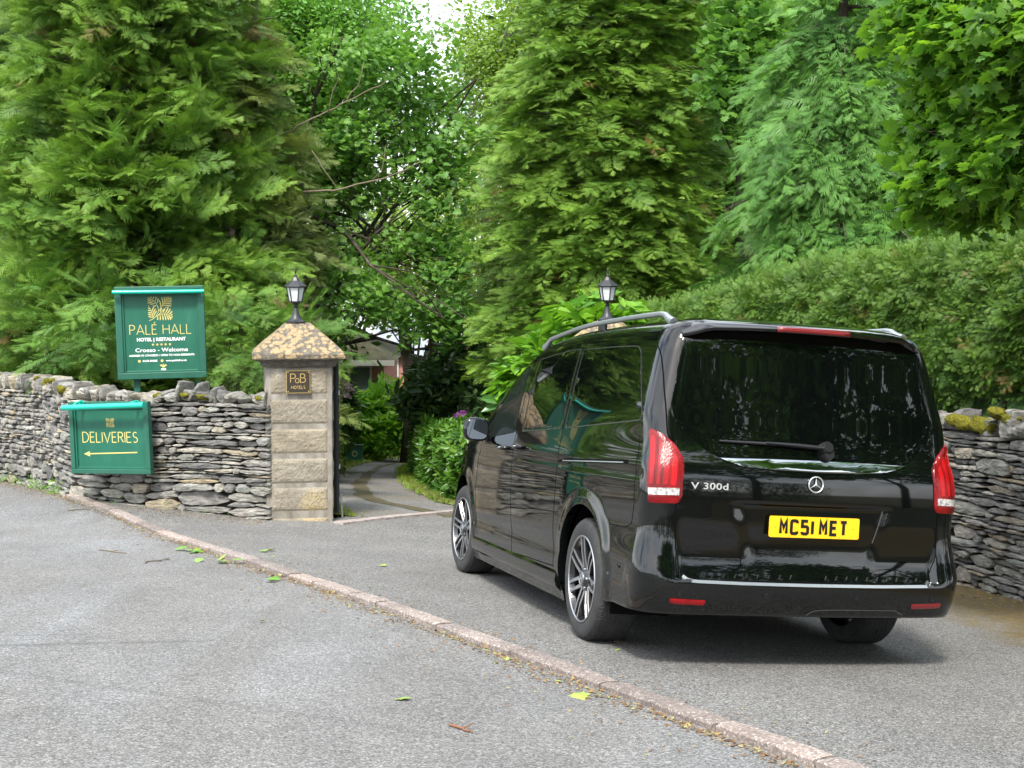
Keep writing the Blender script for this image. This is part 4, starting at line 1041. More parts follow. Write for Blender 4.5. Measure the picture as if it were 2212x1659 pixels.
# ---- lettering helpers -------------------------------------------------------
def arc(cx,cy,rx,ry,a0,a1,n=10): return [(cx+rx*math.cos(rad(a0+(a1-a0)*i/n)),cy+ry*math.sin(rad(a0+(a1-a0)*i/n))) for i in range(n+1)]
GL={ # glyph: (width, polylines)
'P':(.55,[[(0,0),(0,1),(.28,1)]+arc(.28,.74,.26,.26,90,-90,8)+[(0,.48)]]),
'A':(.80,[[(0,0),(.40,1),(.80,0)],[(.13,.30),(.67,.30)]]),
'L':(.48,[[(0,1),(0,0),(.48,0)]]),
'E':(.50,[[(.48,1),(0,1),(0,0),(.50,0)],[(0,.52),(.42,.52)]]),
'É':(.50,[[(.48,1),(0,1),(0,0),(.50,0)],[(0,.52),(.42,.52)],[(.20,1.14),(.36,1.30)]]),
'H':(.68,[[(0,0),(0,1)],[(.68,0),(.68,1)],[(0,.52),(.68,.52)]]),
'D':(.68,[[(0,0),(0,1),(.22,1)]+arc(.22,.5,.46,.5,90,-90,12)+[(0,0)]]),
'I':(.0,[[(0,0),(0,1)]]),
'V':(.74,[[(0,1),(.37,0),(.74,1)]]),
'R':(.56,[[(0,0),(0,1),(.28,1)]+arc(.28,.76,.24,.24,90,-90,8)+[(0,.52)],[(.24,.52),(.56,0)]]),
'S':(.52,[arc(.26,.75,.22,.25,40,270,10)+arc(.26,.25,.25,.25,90,-140,10)]),
'O':(.76,[arc(.38,.5,.38,.5,90,450,24)]),'T':(.56,[[(0,1),(.56,1)],[(.28,1),(.28,0)]]),
'o':(.44,[arc(.22,.28,.22,.28,90,450,18)]),
'B':(.56,[[(0,0),(0,1),(.26,1)]+arc(.26,.77,.22,.23,90,-90,8)+[(0,.54),(.28,.54)]+arc(.28,.27,.27,.27,90,-90,8)+[(0,0)]]),
'M':(.62,[[(0,0),(0,1),(.31,.42),(.62,1),(.62,0)]]),
'C':(.54,[[(.54,.82),(.54,.86)]+arc(.40,.86,.14,.14,0,90,5)+arc(.14,.86,.14,.14,90,180,5)+arc(.14,.14,.14,.14,180,270,5)+arc(.40,.14,.14,.14,270,360,5)+[(.54,.18)]]),
'5':(.52,[[(.50,1),(.02,1),(.02,.57),(.30,.57)]+arc(.36,.43,.16,.14,90,0,5)+arc(.36,.15,.16,.15,0,-90,5)+arc(.14,.15,.14,.15,270,180,5)]),
'1':(.10,[[(.05,0),(.05,1)]]),' ':(.28,[])}
def ribbon2(pts,w,closed=False):
    """flat mitred ribbon, returns verts2d, quads"""
    P_=np.array(pts,float); keep=[0]+[i for i in range(1,len(P_)) if np.linalg.norm(P_[i]-P_[i-1])>1e-5]; P_=P_[keep]; n=len(P_); w=np.broadcast_to(np.asarray(w,float),(n,))
    V=[]
    cl=n>3 and np.linalg.norm(P_[0]-P_[-1])<1e-4
    for i in range(n):
        a=P_[i-1] if i>0 else (P_[-2] if cl else None); b=P_[i+1] if i<n-1 else (P_[1] if cl else None)
        d1=(P_[i]-a) if a is not None else (b-P_[i]); d2=(b-P_[i]) if b is not None else (P_[i]-a)
        d1=d1/np.linalg.norm(d1); d2=d2/np.linalg.norm(d2); n1=np.array([-d1[1],d1[0]]);n2=np.array([-d2[1],d2[0]]); m=n1+n2; l=np.linalg.norm(m)
        m=n1 if l<.3 else m/l; k=1/max(.45,m@n1); V+= [P_[i]+m*w[i]/2*k,P_[i]-m*w[i]/2*k]
    return V,[(2*i,2*i+1,2*i+3,2*i+2) for i in range(n-1)]
def slab_from_2d(mb,V2,F,z0,th,mi=0):
    """thin solid from 2-D pieces: x,y in plane, z up"""
    n=len(V2); V=[(x,y,z0+th) for x,y in V2]+[(x,y,z0) for x,y in V2]
    cnt={}
    for f in F:
        for i in range(len(f)): e=(f[i],f[(i+1)%len(f)]); cnt[frozenset(e)]=cnt.get(frozenset(e),0)+1
    FF=[]
    for f in F:
        a=sum(V2[f[i]][0]*V2[f[(i+1)%len(f)]][1]-V2[f[i]][1]*V2[f[(i+1)%len(f)]][0] for i in range(len(f)))
        g=f if a>0 else f[::-1]; FF.append(tuple(g))
        for i in range(len(g)):
            e=(g[i],g[(i+1)%len(g)])
            if cnt[frozenset(e)]==1: FF.append((e[0],e[0]+n,e[1]+n,e[1]))
    mb.add(V,FF,mi)
def text_strokes(mb,txt,x,y,h,w,gap=.20,z0=0,th=.001,sx=1.,center=False,mi=0,acc=None):
    """stroke lettering; returns end x"""
    tot=sum(GL[c][0]*sx+gap for c in txt)*h-gap*h
    if center: x=x-tot/2
    k=0
    for c in txt:
        wd,pl=GL[c]
        for q in pl:
            V,F=ribbon2([(x+a*h*sx,y+b*h) for a,b in q],w); slab_from_2d(mb,[tuple(v) for v in V],F,z0+k*.00004,th,mi); k+=1
        x+=(wd*sx+gap)*h
    return x
def font_mesh(name,txt,size,m,parent,loc,rot=(rad(90),0,0),extr=.001,align='CENTER',sx=1.,bold=0.,space=1.):
    cu=bpy.data.curves.new(name,'FONT'); cu.body=txt; cu.size=size; cu.align_x=align; cu.align_y='CENTER'; cu.extrude=extr; cu.offset=bold; cu.space_character=space; cu.resolution_u=3
    tmp=bpy.data.objects.new(name+'_tmp',cu); COL.objects.link(tmp); dg=bpy.context.evaluated_depsgraph_get(); me=bpy.data.meshes.new_from_object(tmp.evaluated_get(dg)); bpy.data.objects.remove(tmp)
    me.materials.clear(); me.materials.append(m); o=bpy.data.objects.new(name,me); COL.objects.link(o); o.parent=parent; o.location=loc; o.rotation_euler=rot; o.scale=(sx,1,1); return o
# ---- number plate (recess floor at z .75)
q0=onrear(0.001,.75,0.004); q1=onrear(0.001,.80,0.004); tilt=math.atan2(q1[1]-q0[1],q1[2]-q0[2])
mb=MB(); out_=rounded([(-.26,-.0555),(.26,-.0555),(.26,.0555),(-.26,.0555)],.012,4); slab_from_2d(mb,out_,[tuple(range(len(out_)))],0,.004)
pl_=mb.build('number_plate',M_YEL,VAN); pl_.location=(0,.040,.765); pl_.rotation_euler=(rad(90)-tilt*.6,0,0)
mb=MB(); 
for ch,x in zip('MC51MET',(-.199,-.138,-.077,-.020,.029,.090,.147)):
    wd=GL[ch][0]; sx_=.50/wd if ch!='1' else 1
    text_strokes(mb,ch,x+.004,-.0335,.067,.0162,z0=.004,th=.0022,sx=sx_)
mb.build('plate_lettering',M_LET,pl_)
mb=MB()
for x,y in ((-.145,.042),(.145,.042),(.145,-.046),(-.145,-.046),(-.225,0),(.225,0)): mb.lathe([(.0045,.004),(.004,.006),(.001,.0065)],10,c=(x,y,0),cap=False)
mb.build('plate_screws',mat('yellow_caps',(.55,.36,.03),.4),pl_)
# ---- star badge
mb=MB(); n=48; mb.lathe([(.043,-.003),(.0445,.004),(.041,.0075),(.0375,.004),(.0375,-.003)],n,axis='z',cap=False)
for k in range(3):
    a=math.pi/2+2*math.pi*k/3; c1=(math.cos(a+1.047)*.0065,math.sin(a+1.047)*.0065); c2=(math.cos(a-1.047)*.0065,math.sin(a-1.047)*.0065); tp=(math.cos(a)*.040,math.sin(a)*.040)
    mb.add([(0,0,.010),(c1[0],c1[1],.001),(tp[0],tp[1],.004),(c2[0],c2[1],.001)],[(0,1,2)[::-1],(0,2,3)[::-1]])
bs=mb.build('star_badge',M_SILV,VAN,smooth=False); bq=onrear(0.001,.990,.006); bs.location=bq; bs.rotation_euler=(rad(90),0,0); bs.scale=(1,1,1)
# ---- model lettering
q=onrear(-.585,.957,.0015); ang=math.atan(2*.075*.59)
mo=font_mesh('model_lettering','V 300d',.048,M_SILV,VAN,q,(rad(90),0,-ang),.0025,sx=1.4,bold=.0006,space=1.05)
# ------------------------------------------------------------------ lettering on the plaque and the green boards
mb=MB(); text_strokes(mb,'P',-.080,-.005,.088,.0062,z0=.0092,th=.002,sx=1.1); text_strokes(mb,'o',-.030,-.010,.082,.006,z0=.0096,th=.002,sx=1.1); text_strokes(mb,'B',.022,-.005,.088,.0062,z0=.0092,th=.002,sx=1.1)
text_strokes(mb,'HOTELS',0,-.072,.030,.0038,gap=.24,z0=.0092,th=.0015,sx=1,center=True)
flat_to_xz(mb).build('plaque_lettering',M_GOLD,plq)
mb=MB()
for x in (-.105,.105):
    for z in (-.1,.1): mb.lathe([(.006,.009),(.005,.013),(.001,.014)],10,c=(x,z,0),cap=False)
flat_to_xz(mb).build('plaque_screws',M_GOLD,plq)
M_SGREEN=mat('sign_green',(.009,.118,.072),.45); M_SFRAME=mat('sign_frame_green',(.017,.112,.074),.38)
for M_ in (M_SGREEN,M_SFRAME):
    t=NT(M_); c_=M_.node_tree.nodes['Principled BSDF'].inputs['Base Color'].default_value[:3]; n_=t.noise(5,6,.7,t.co((1,1,.35))); t.col(t.ramp(n_,(.3,tuple(x*.80 for x in c_)),(.6,c_),(.8,tuple(x*1.15+.012 for x in c_)))); t.rough(t.ramp(n_,(.3,g3(.35)),(.7,g3(.6))))
M_TUBE=mat('sign_light_green',(.0,.42,.31),.25,coat=.6)
M_SGOLD=mat('sign_gold',(.60,.50,.16),.55); M_SWHITE=mat('sign_white',(.85,.87,.84),.6)
def quad(a,b,c,n=7): 
    a,b,c=map(np.array,(a,b,c)); return [tuple((1-t)**2*a+2*t*(1-t)*b+t*t*c) for t in np.linspace(0,1,n)]
FERN_STEMS=[[(.06,.99),(.20,.93),(.33,.82),(.45,.62),(.58,.42),(.74,.22),(.95,.05)],[(.45,.62),(.42,.44),(.34,.27),(.20,.14),(.04,.05)],[(.22,.92),(.20,.75),(.14,.56),(.05,.38)],[(.30,.85),(.45,.76),(.62,.72),(.80,.78),(.96,.94)],[(.42,.76),(.55,.66),(.62,.56),(.74,.47),(.86,.44)]]
FERN=[ # start, bend, end, tip width
((.86,.12),(.90,.12),(.97,.13)),((.78,.19),(.86,.17),(.97,.20)),((.70,.27),(.80,.23),(.97,.27)),((.63,.35),(.76,.29),(.96,.35)),((.57,.43),(.72,.36),(.95,.43)),
((.80,.17),(.84,.10),(.83,.04)),((.72,.24),(.78,.15),(.74,.05)),((.64,.33),(.72,.2),(.66,.05)),((.58,.42),(.66,.27),(.57,.06)),((.52,.50),(.56,.34),(.47,.17)),
((.12,.09),(.10,.12),(.03,.14)),((.20,.14),(.14,.19),(.03,.21)),((.28,.20),(.20,.26),(.03,.29)),((.34,.28),(.27,.34),(.12,.33)),((.39,.38),(.33,.42),(.22,.41)),
((.14,.09),(.17,.07),(.18,.03)),((.22,.15),(.27,.10),(.27,.03)),((.31,.23),(.37,.14),(.36,.04)),((.37,.32),(.44,.22),(.44,.09)),
((.12,.52),(.08,.50),(.03,.49)),((.16,.60),(.10,.58),(.03,.58)),((.19,.68),(.12,.68),(.03,.67)),((.20,.76),(.13,.77),(.03,.74)),((.21,.84),(.15,.86),(.04,.82)),
((.18,.66),(.20,.52),(.28,.44)),((.21,.76),(.24,.62),(.33,.52)),((.23,.86),(.27,.72),(.37,.60)),
((.40,.78),(.42,.90),(.37,.97)),((.48,.75),(.52,.88),(.48,.98)),((.56,.73),(.62,.86),(.60,.98)),((.64,.73),(.71,.86),(.71,.98)),((.72,.75),(.80,.86),(.81,.98)),((.80,.79),(.88,.88),(.90,.98)),
((.66,.72),(.78,.62),(.82,.45)),((.72,.74),(.84,.68),(.90,.52)),((.78,.76),(.90,.74),(.97,.62)),((.84,.81),(.92,.81),(.97,.74)),((.90,.87),(.94,.87),(.98,.84)),
((.52,.66),(.50,.58),(.58,.50)),((.60,.70),(.62,.62),(.70,.54))]
def fern(mb,x,y,s_,z0):
    """gold fern device filling a square of side s_, lower left corner x,y"""
    f=lambda p:(x+p[0]*s_,y+(1-p[1])*s_); k=0
    for st in FERN_STEMS:
        P_,_=resample([f(p) for p in st],s_*.05); V,F=ribbon2(P_,np.linspace(.022,.014,len(P_))*s_); slab_from_2d(mb,[tuple(v) for v in V],F,z0,.001); 
    for a,b,c in FERN:
        P_=[f(p) for p in quad(a,b,c,7)]; w_=np.array([.012,.020,.030,.038,.043,.040,.018])*s_; V,F=ribbon2(P_,w_); k+=1; slab_from_2d(mb,[tuple(v) for v in V],F,z0+.0002+k*.00003,.001)
def board(name,label,loc,rz,W_,H_,fr,tilt=0.):
    """framed green board standing with its front to local -y"""
    r=empty(name,loc,label,'sign board',rz=rz); r.rotation_euler=(0,tilt,rz)
    mb=MB(); mb.box((0,0,0),(W_-fr*1.2,.03,H_-fr*1.2)); mb.build('panel',M_SGREEN,r)
    mb=MB(); 
    for sx_ in (-1,1): mb.box((sx_*(W_/2-fr/2),-.012,0),(fr,.075,H_-2*fr))
    for sz in (-1,1): mb.box((0,-.012,sz*(H_/2-fr/2)),(W_,.075,fr))
    mb.build('frame',M_SFRAME,r,bevel=.006)
    mb=MB(); b=fr*1.0
    for sx_ in (-1,1): mb.box((sx_*(W_/2-fr-.011),-.022,0),(.022,.022,H_-2*fr-.002))
    for sz in (-1,1): mb.box((0,-.022,sz*(H_/2-fr-.011)),(W_-2*fr-.046,.022,.022))
    mb.build('inner_bead',M_SGREEN,r,bevel=.004)
    return r
def star2(mb,x,y,r_,z0):
    V=[(x,y)]+[(x+math.cos(math.pi/2+k*math.pi/5)*(r_ if k%2==0 else r_*.42),y+math.sin(math.pi/2+k*math.pi/5)*(r_ if k%2==0 else r_*.42)) for k in range(10)]
    slab_from_2d(mb,V,[(0,k+1,(k+1)%10+1) for k in range(10)],z0,.001)
# main board, behind the wall
sc=at(347,726,15.6); azs=math.atan2(-sc[0],sc[1])
SB=board('hotel_sign','tall green hotel board with gold fern emblem rising behind the wall coping',tuple(sc),azs*.55,1.0,1.065,.075,rad(-1.3))
mb=MB(); fern(mb,-.145,.135,.29,.0155); text_strokes(mb,'PALÉ HALL',-.005,-.018,.108,.0085,gap=.19,z0=.0155,th=.001,sx=.96,center=True)
for k in range(5): star2(mb,-.095+.0475*k,-.138,.019,.0155)
# small gold call and web discs, and the three-feather device
for cx_,cy_ in ((-.255,-.326),(.0,-.326)): mb.lathe([(.016,.0155),(.016,.0165)],14,c=(cx_,cy_,0))
for dx,h_ in ((-.022,.030),(0,.042),(.022,.030)):
    V,F=ribbon2([(.012+dx*.2,-.405),(.012+dx*.8,-.405+h_*.7),(.012+dx*1.2,-.405+h_),(.012+dx*1.75,-.405+h_*.72)],[.008,.016,.015,.008]); slab_from_2d(mb,[tuple(v) for v in V],F,.0156+abs(dx)*.01,.001)
flat_to_xz(mb).build('gold_lettering',M_SGOLD,SB)
def ft(txt,size,x,z,sx,bold=0.,parent=SB,m=M_SWHITE,sp=1.): return font_mesh('white_lettering',txt,size,m,parent,(x,-.0172,z),(rad(90),0,0),.0006,'CENTER',sx,bold,sp)
ft('HOTEL | RESTAURANT',.053,0,-.080,1.02,.0016); ft('Croeso - Welcome',.064,.0,-.202,1.17,.0006); ft("AGORED I'R CYHOEDD / OPEN TO NON-RESIDENTS",.0305,.0,-.263,1.02,.0009)
ft('01678 530285',.030,-.135,-.326,.95,.0009); ft('www.palehall.co.uk',.030,.160,-.326,1.0,.0009); ft('WALES',.018,.012,-.421,1.,.001); ft('CYMRU',.018,.012,-.437,1.,.001)
def light_bar(parent,L_,loc,rot,r_=.026,br=((-.35,),(.35,))):
    mb=MB(); mb.tube([(-L_/2,0,0),(L_/2,0,0)],r_,16); o=mb.build('light_bar',M_TUBE,parent,smooth=True,sharp=40); o.location=loc; o.rotation_euler=rot
    return o
light_bar(SB,1.02,(.0,-.12,.470),(0,rad(.4),0),.024)
mb=MB(); mb.box((0,-.06,.502),(.9,.12,.008)); 
mb.build('light_bracket',M_SFRAME,SB)
for x in (-.30,.40): mb=MB(); mb.box((x,.05,-.62),(.07,.05,.6)); mb.build('post',M_SFRAME,SB)
# deliveries board, fixed to the wall face
q=LP.at(2.35); dcen=at(242,954,14.38)
DB=board('deliveries_sign','square green board reading deliveries, hung on the face of the slate wall',tuple(dcen),rad(-15),.955,.775,.052,rad(-2.0))
mb=MB(); fern(mb,-.05,.108,.105,.0155); text_strokes(mb,'DELIVERIES',-.008,-.050,.108,.0095,gap=.20,z0=.0155,th=.001,sx=.96,center=True)
V,F=ribbon2([(-.27,-.175),(.31,-.158)],.0125); slab_from_2d(mb,[tuple(v) for v in V],F,.0155,.001); slab_from_2d(mb,[(-.335,-.176),(-.26,-.148),(-.26,-.204)],[(0,1,2)],.0156,.001)
flat_to_xz(mb).build('gold_lettering',M_SGOLD,DB)
light_bar(DB,.97,(.02,-.17,.350),(0,rad(-1.6),0),.031)
for x in (-.33,.33):
    mb=MB(); mb.tube([(x+.03,-.04,.37),(x+.03,-.08,.395),(x+.01,-.14,.385),(x,-.168,.36)],.012,8); mb.lathe([(.03,-.012),(.03,.012)],12,c=(x+.02,-.05,.375),axis='y'); mb.build('light_bracket',M_TUBE,DB,smooth=True,sharp=40)
# ------------------------------------------------------------------ foliage
def leaf_mat(name,c0,c1,tip,trans=.35,rough=.5,spec=.35,brown=None):
    """tint.r random age, tint.g young growth at the tip, tint.b clump tone"""
    m=mat(name,c0,rough,spec=spec); t=NT(m); a=t.attr()
    c=t.mix(a[0],c0,c1); c=t.mix(a[2],t.mix(1,c,(.74,.82,.95),'MULTIPLY'),t.mix(1,c,(1.25,1.12,.85),'MULTIPLY')); c=t.mix(a[1],c,tip); c=t.mix(1,c,(1.45,1.42,1.2),'MULTIPLY')
    if brown: c=t.mix(t.ramp(a[0],(.965,g3(0)),(.985,g3(1))),c,brown)
    t.col(c); o=t.t.nodes['Material Output']; tr=t.n('BsdfTranslucent'); t.l(t.mix(1,c,(1.25,1.3,.7),'MULTIPLY'),tr.inputs[0]); ms=t.n('MixShader'); ms.inputs[0].default_value=trans
    t.l(t.b.outputs[0],ms.inputs[1]); t.l(tr.outputs[0],ms.inputs[2]); t.l(ms.outputs[0],o.inputs[0]); return m
M_BARK=mat('bark',(.08,.065,.05),.95,spec=.15); t=NT(M_BARK); n_=t.noise(8,7,.7,t.co((1,1,.22))); t.col(t.ramp(n_,(.3,(.025,.02,.016)),(.5,(.075,.062,.048)),(.7,(.15,.14,.11)))); t.bump(n_,1,.04)
M_TWIG=mat('twig',(.16,.13,.09),.9,spec=.2)
def tri_template(T):
    T=np.array(T,float); return T.reshape(-1,3), np.arange(len(T)*3).reshape(-1,3)
def frond_template(pairs=7,barbs=2,w=.05,seed=0,spread=.46):
    """flat scale-leaf spray along +x, length 1; returns tris (n,3,3) and tip weight (n*3)"""
    r=random.Random(seed); T=[];G=[]
    def tri(a,b,c,g): T.append([a,b,c]); G.extend(g)
    tri((0,-.012,0),(0,.012,0),(1,0,-.10),(0,0,1))
    for i in range(pairs):
        x=.10+.86*i/pairs; 
        for s in (-1,1):
            L=spread*(math.sin(min(1,(.28+1.0*(i/pairs)))*math.pi)**.7)*r.uniform(.75,1.15)+.10; L*= (1 if i<pairs-1 else .7)
            a=rad(r.uniform(36,50)); dx,dy=math.cos(a),math.sin(a)*s; x0=x+(.03 if s>0 else 0); z0=-.10*x*x
            ex,ey,ez=x0+dx*L,dy*L,z0-.13*L-r.uniform(0,.05)
            nx,ny=-dy*w*.55,dx*w*.55
            tri((x0+nx,ny,z0),(x0-nx,-ny,z0),(ex,ey,ez),(0,0,1))
            for b in range(barbs):
                f=.22+.6*b/max(1,barbs); bx,by,bz=x0+dx*L*f,dy*L*f,z0+(ez-z0)*f; bl=L*.42*(1-f*.55)*r.uniform(.8,1.2)
                for s2 in (-1,1):
                    a2=math.atan2(dy,dx)+s2*rad(42); qx,qy=bx+math.cos(a2)*bl,by+math.sin(a2)*bl; px,py=-math.sin(a2)*w*.42,math.cos(a2)*w*.42
                    tri((bx+px,by+py,bz),(bx-px,by-py,bz),(qx,qy,bz-.06*bl-.01),(.1,.1,.9))
    return np.array(T),np.array(G)
def leaf_template(kind,seed=0):
    r=random.Random(seed); T=[];G=[]
    if kind=='maple':
        pts=[(0,0),(.10,-.20),(.02,-.42),(.24,-.36),(.40,-.55),(.50,-.30),(.78,-.34),(.72,-.15),(1.,0),(.72,.15),(.78,.34),(.50,.30),(.40,.55),(.24,.36),(.02,.42),(.10,.20)]
        c=(.36,0,.03)
        for i in range(len(pts)):
            a=pts[i];b=pts[(i+1)%len(pts)]; T.append([c,(a[0],a[1],-.10*abs(a[1])-.06*a[0]**2),(b[0],b[1],-.10*abs(b[1])-.06*b[0]**2)]); G+= [0,.1,.1]
    elif kind=='ovate':
        for s in (-1,1): T+= [[(0,0,0),(.38,s*.27,-.05),(1,0,-.08)]]; G+=[0,0,.1]
    elif kind=='laurel':
        for s in (-1,1): T+= [[(0,0,0),(.25,s*.17,.02),(.7,s*.16,-.01)],[(0,0,0),(.7,s*.16,-.01),(1,0,-.10)]]; G+=[0]*6
    return np.array(T),np.array(G)
def cluster(base,n,seed,spread=.5,size=(.3,.45),flat=.5,radial=False):
    """a twig's worth of leaves, unit radius"""
    r=np.random.default_rng(seed); T,G=base; out=[];g=[]
    for k in range(n):
        az=r.uniform(0,2*math.pi); el=r.uniform(-.6,.5); s=r.uniform(*size)
        d=np.array([math.cos(az)*math.cos(el),math.sin(az)*math.cos(el),math.sin(el)])
        up=np.array([r.normal(0,flat),r.normal(0,flat),1.]); up-=d*(up@d); up/=np.linalg.norm(up); y=np.cross(up,d); M=np.stack([d,y,up])
        o=r.normal(0,spread,3)*np.array([1,1,.7]) if not radial else d*.08+np.array([0,0,r.uniform(-.35,.35)])
        out.append(T@M*s+o); g.append(np.clip(G+r.uniform(-.05,.15),0,1))
    return np.concatenate(out),np.concatenate(g)
def scatter(temps,P,D,U,S,tint,rg):
    """instances of triangle templates: position, direction (x axis), up hint, size, tint(n,2) -> V,F,attr"""
    n=len(P); D=D/np.linalg.norm(D,axis=1)[:,None]; U=U-D*(U*D).sum(1)[:,None]; U/=np.linalg.norm(U,axis=1)[:,None]+1e-9; Y=np.cross(U,D); M=np.stack([D,Y,U],1)
    Vs=[];As=[]; which=rg.integers(0,len(temps),n)
    for k,(T,G) in enumerate(temps):
        i=np.where(which==k)[0]
        if not len(i): continue
        v=T.reshape(-1,3); W=np.einsum('vk,nkj->nvj',v,M[i])*S[i][:,None,None]+P[i][:,None,:]
        Vs.append(W.reshape(-1,3)); m=len(v); a=np.ones((len(i),m,3),np.float32); a[:,:,0]=tint[i,0:1]; a[:,:,1]=G[None,:]*tint[i,2:3]; a[:,:,2]=tint[i,1:2]; As.append(a.reshape(-1,3))
    V=np.concatenate(Vs);A=np.concatenate(As); return V,np.arange(len(V)).reshape(-1,3),A
FR_N=[frond_template(7,2,.055,s) for s in range(3)]; FR_F=[frond_template(6,1,.075,s+7) for s in range(3)]
FR_L=[frond_template(9,2,.045,s+20,.38) for s in range(3)]
def plume(nf,seed,frT,lean=.1,dr=.28,ln=.40):
    r=np.random.default_rng(seed); out=[];g=[]
    ax=lambda t:np.array([t,0.04*math.sin(t*3+seed),-dr*t*t])
    for k in range(nf):
        t=.08+.92*k/(nf-1); s=1 if k%2 else -1; last=k>=nf-1
        a=s*rad(r.uniform(30,58)) if not last else 0.; L=ln*(1.15-.55*t)*r.uniform(.8,1.2)*(1 if not last else .8)
        d=np.array([math.cos(a),math.sin(a),-.35*t+r.normal(.05,.16)]); d/=np.linalg.norm(d); up=np.array([r.normal(0,.35),r.normal(0,.35),1]); up-=d*(up@d); up/=np.linalg.norm(up); M=np.stack([d,np.cross(up,d),up])
        T,G=frT[k%len(frT)]; out.append(T@M*L+ax(t)); g.append(np.clip(G*(.35+.65*t)+.15*t,0,1))
    out.append(np.array([[(0,-.008,0),(0,.008,0),tuple(ax(1.))]])); g.append(np.zeros(3)); return np.concatenate(out),np.concatenate(g)
FR_S=[frond_template(8,0,.042,s+40,.36) for s in range(4)]
PL=[plume(14,s,FR_S,ln=.50) for s in range(5)]; PLD=[plume(16,s+9,FR_S,dr=.5,ln=.40) for s in range(5)]
FR_H=[plume(7,s+30,FR_S,dr=.15,ln=.6) for s in range(4)]
MAP=leaf_template('maple'); OVA=leaf_template('ovate'); LAU=leaf_template('laurel')
CL_M=[cluster(MAP,9,s,.45,(.30,.5),.45) for s in range(4)]
CL_O=[cluster(OVA,16,s+10,.48,(.20,.34),.7) for s in range(4)]
CL_L=[cluster(LAU,8,s+20,.2,(.6,1.),.4,True) for s in range(4)]
def polyline_limb(mb,p,d,L,r0,rg,n=6,wob=.12,grav=0.,sides=6):
    pts=[np.array(p,float)]; d=np.array(d,float); d/=np.linalg.norm(d)
    for i in range(n):
        d=d+rg.normal(0,wob,3)+np.array([0,0,grav]); d/=np.linalg.norm(d); pts.append(pts[-1]+d*L/n)
    mb.tube(pts,np.linspace(r0,r0*.25,n+1),sides); return pts
def conifer(name,label,base,H,R,m,nb=260,nf=6,fl=.75,seed=1,temps=PL,droop=.15,rise=.25,z0=.3,group=None,face=True,top=1.15,lean=(0,0),shape=.62,trunk=.17,vis=None,plume=.5,tipg=.6,flat=.6,bare=0.):
    """layered conifer: branches from the trunk carry flat plumes of fronds on their outer part"""
    rg=np.random.default_rng(seed); root=empty(name,base,label,'tree',group)
    b=np.array(base,float); mb=MB(); pts=[np.array([lean[0]*q,lean[1]*q,H*q]) for q in np.linspace(0,1,9)]; mb.tube(pts,np.linspace(trunk,.02,9),10)
    h=z0+(H-z0)*rg.random(nb)**1.05
    if vis: h=np.where(rg.random(nb)<.75,rg.uniform(z0,vis,nb),h)
    az=rg.uniform(0,2*math.pi,nb)
    if face:   # more growth towards the open side
        k=rg.random(nb)<.55; toward=math.atan2(-b[1],-b[0]); az=np.where(k,toward+rg.normal(0,.85,nb),az)
    env=R*np.clip(1-(h/H)**1.0,0,1)**shape*rg.uniform(.50,top,nb)
    PP=[];DD=[];UU=[];SS=[];TT=[]
    for i in range(nb):
        d=np.array([math.cos(az[i]),math.sin(az[i]),0]); L=max(.25,env[i]); up=rise*rg.uniform(.3,1.6); side=np.array([-d[1],d[0],0]); st=np.array([lean[0]*h[i]/H,lean[1]*h[i]/H,h[i]-L*up*.55])
        f=lambda t:(st+d*L*t+np.array([0,0,1])*L*(up*t-droop*t*t*1.2))
        mb.tube([f(0),f(.35),f(.7),f(.97)],[.028,.02,.012,.004],4,cap=False)
        n=int(nf*rg.uniform(.7,1.3)*min(1.4,max(.5,L/R*1.4))); t=.42+.60*rg.random(n)**.7
        if bare: t=.62+.4*rg.random(n)
        wd=plume*(1.05-t*.55)*min(1,L/1.2); off=rg.uniform(-1,1,n)*wd; ct=rg.random(); ct2=rg.random()*.5
        p=st+d*(L*t)[:,None]+side*off[:,None]; p[:,2]+=L*(up*t-droop*1.2*t*t)+rg.normal(0,.09,n)-np.abs(off)*.22
        p=p-d*fl*.35
        dd=d*(1.0)+side*(off/wd*.85)[:,None]+np.column_stack([rg.normal(0,.18,n),rg.normal(0,.18,n),rg.normal(.05,.22,n)+up-droop*2*t])
        uu=np.column_stack([rg.normal(0,.3,n),rg.normal(0,.3,n),np.full(n,flat)])+d*rg.uniform(.0,.7,n)[:,None]
        PP.append(p);DD.append(dd);UU.append(uu);SS.append(fl*rg.uniform(.45,1.35,n)); TT.append(np.column_stack([np.clip(rg.normal(.45,.22,n)+(ct-.5)*.5,0,1),np.full(n,ct2+rg.random()*.5),np.clip(rg.normal(tipg,.25,n),0,1)]))
    V,F,A=scatter(temps,np.concatenate(PP),np.concatenate(DD),np.concatenate(UU),np.concatenate(SS),np.concatenate(TT),rg)
    fastmesh('crown',V,F,m,root,A); mb.build('trunk',M_BARK,root,smooth=True)
    return root
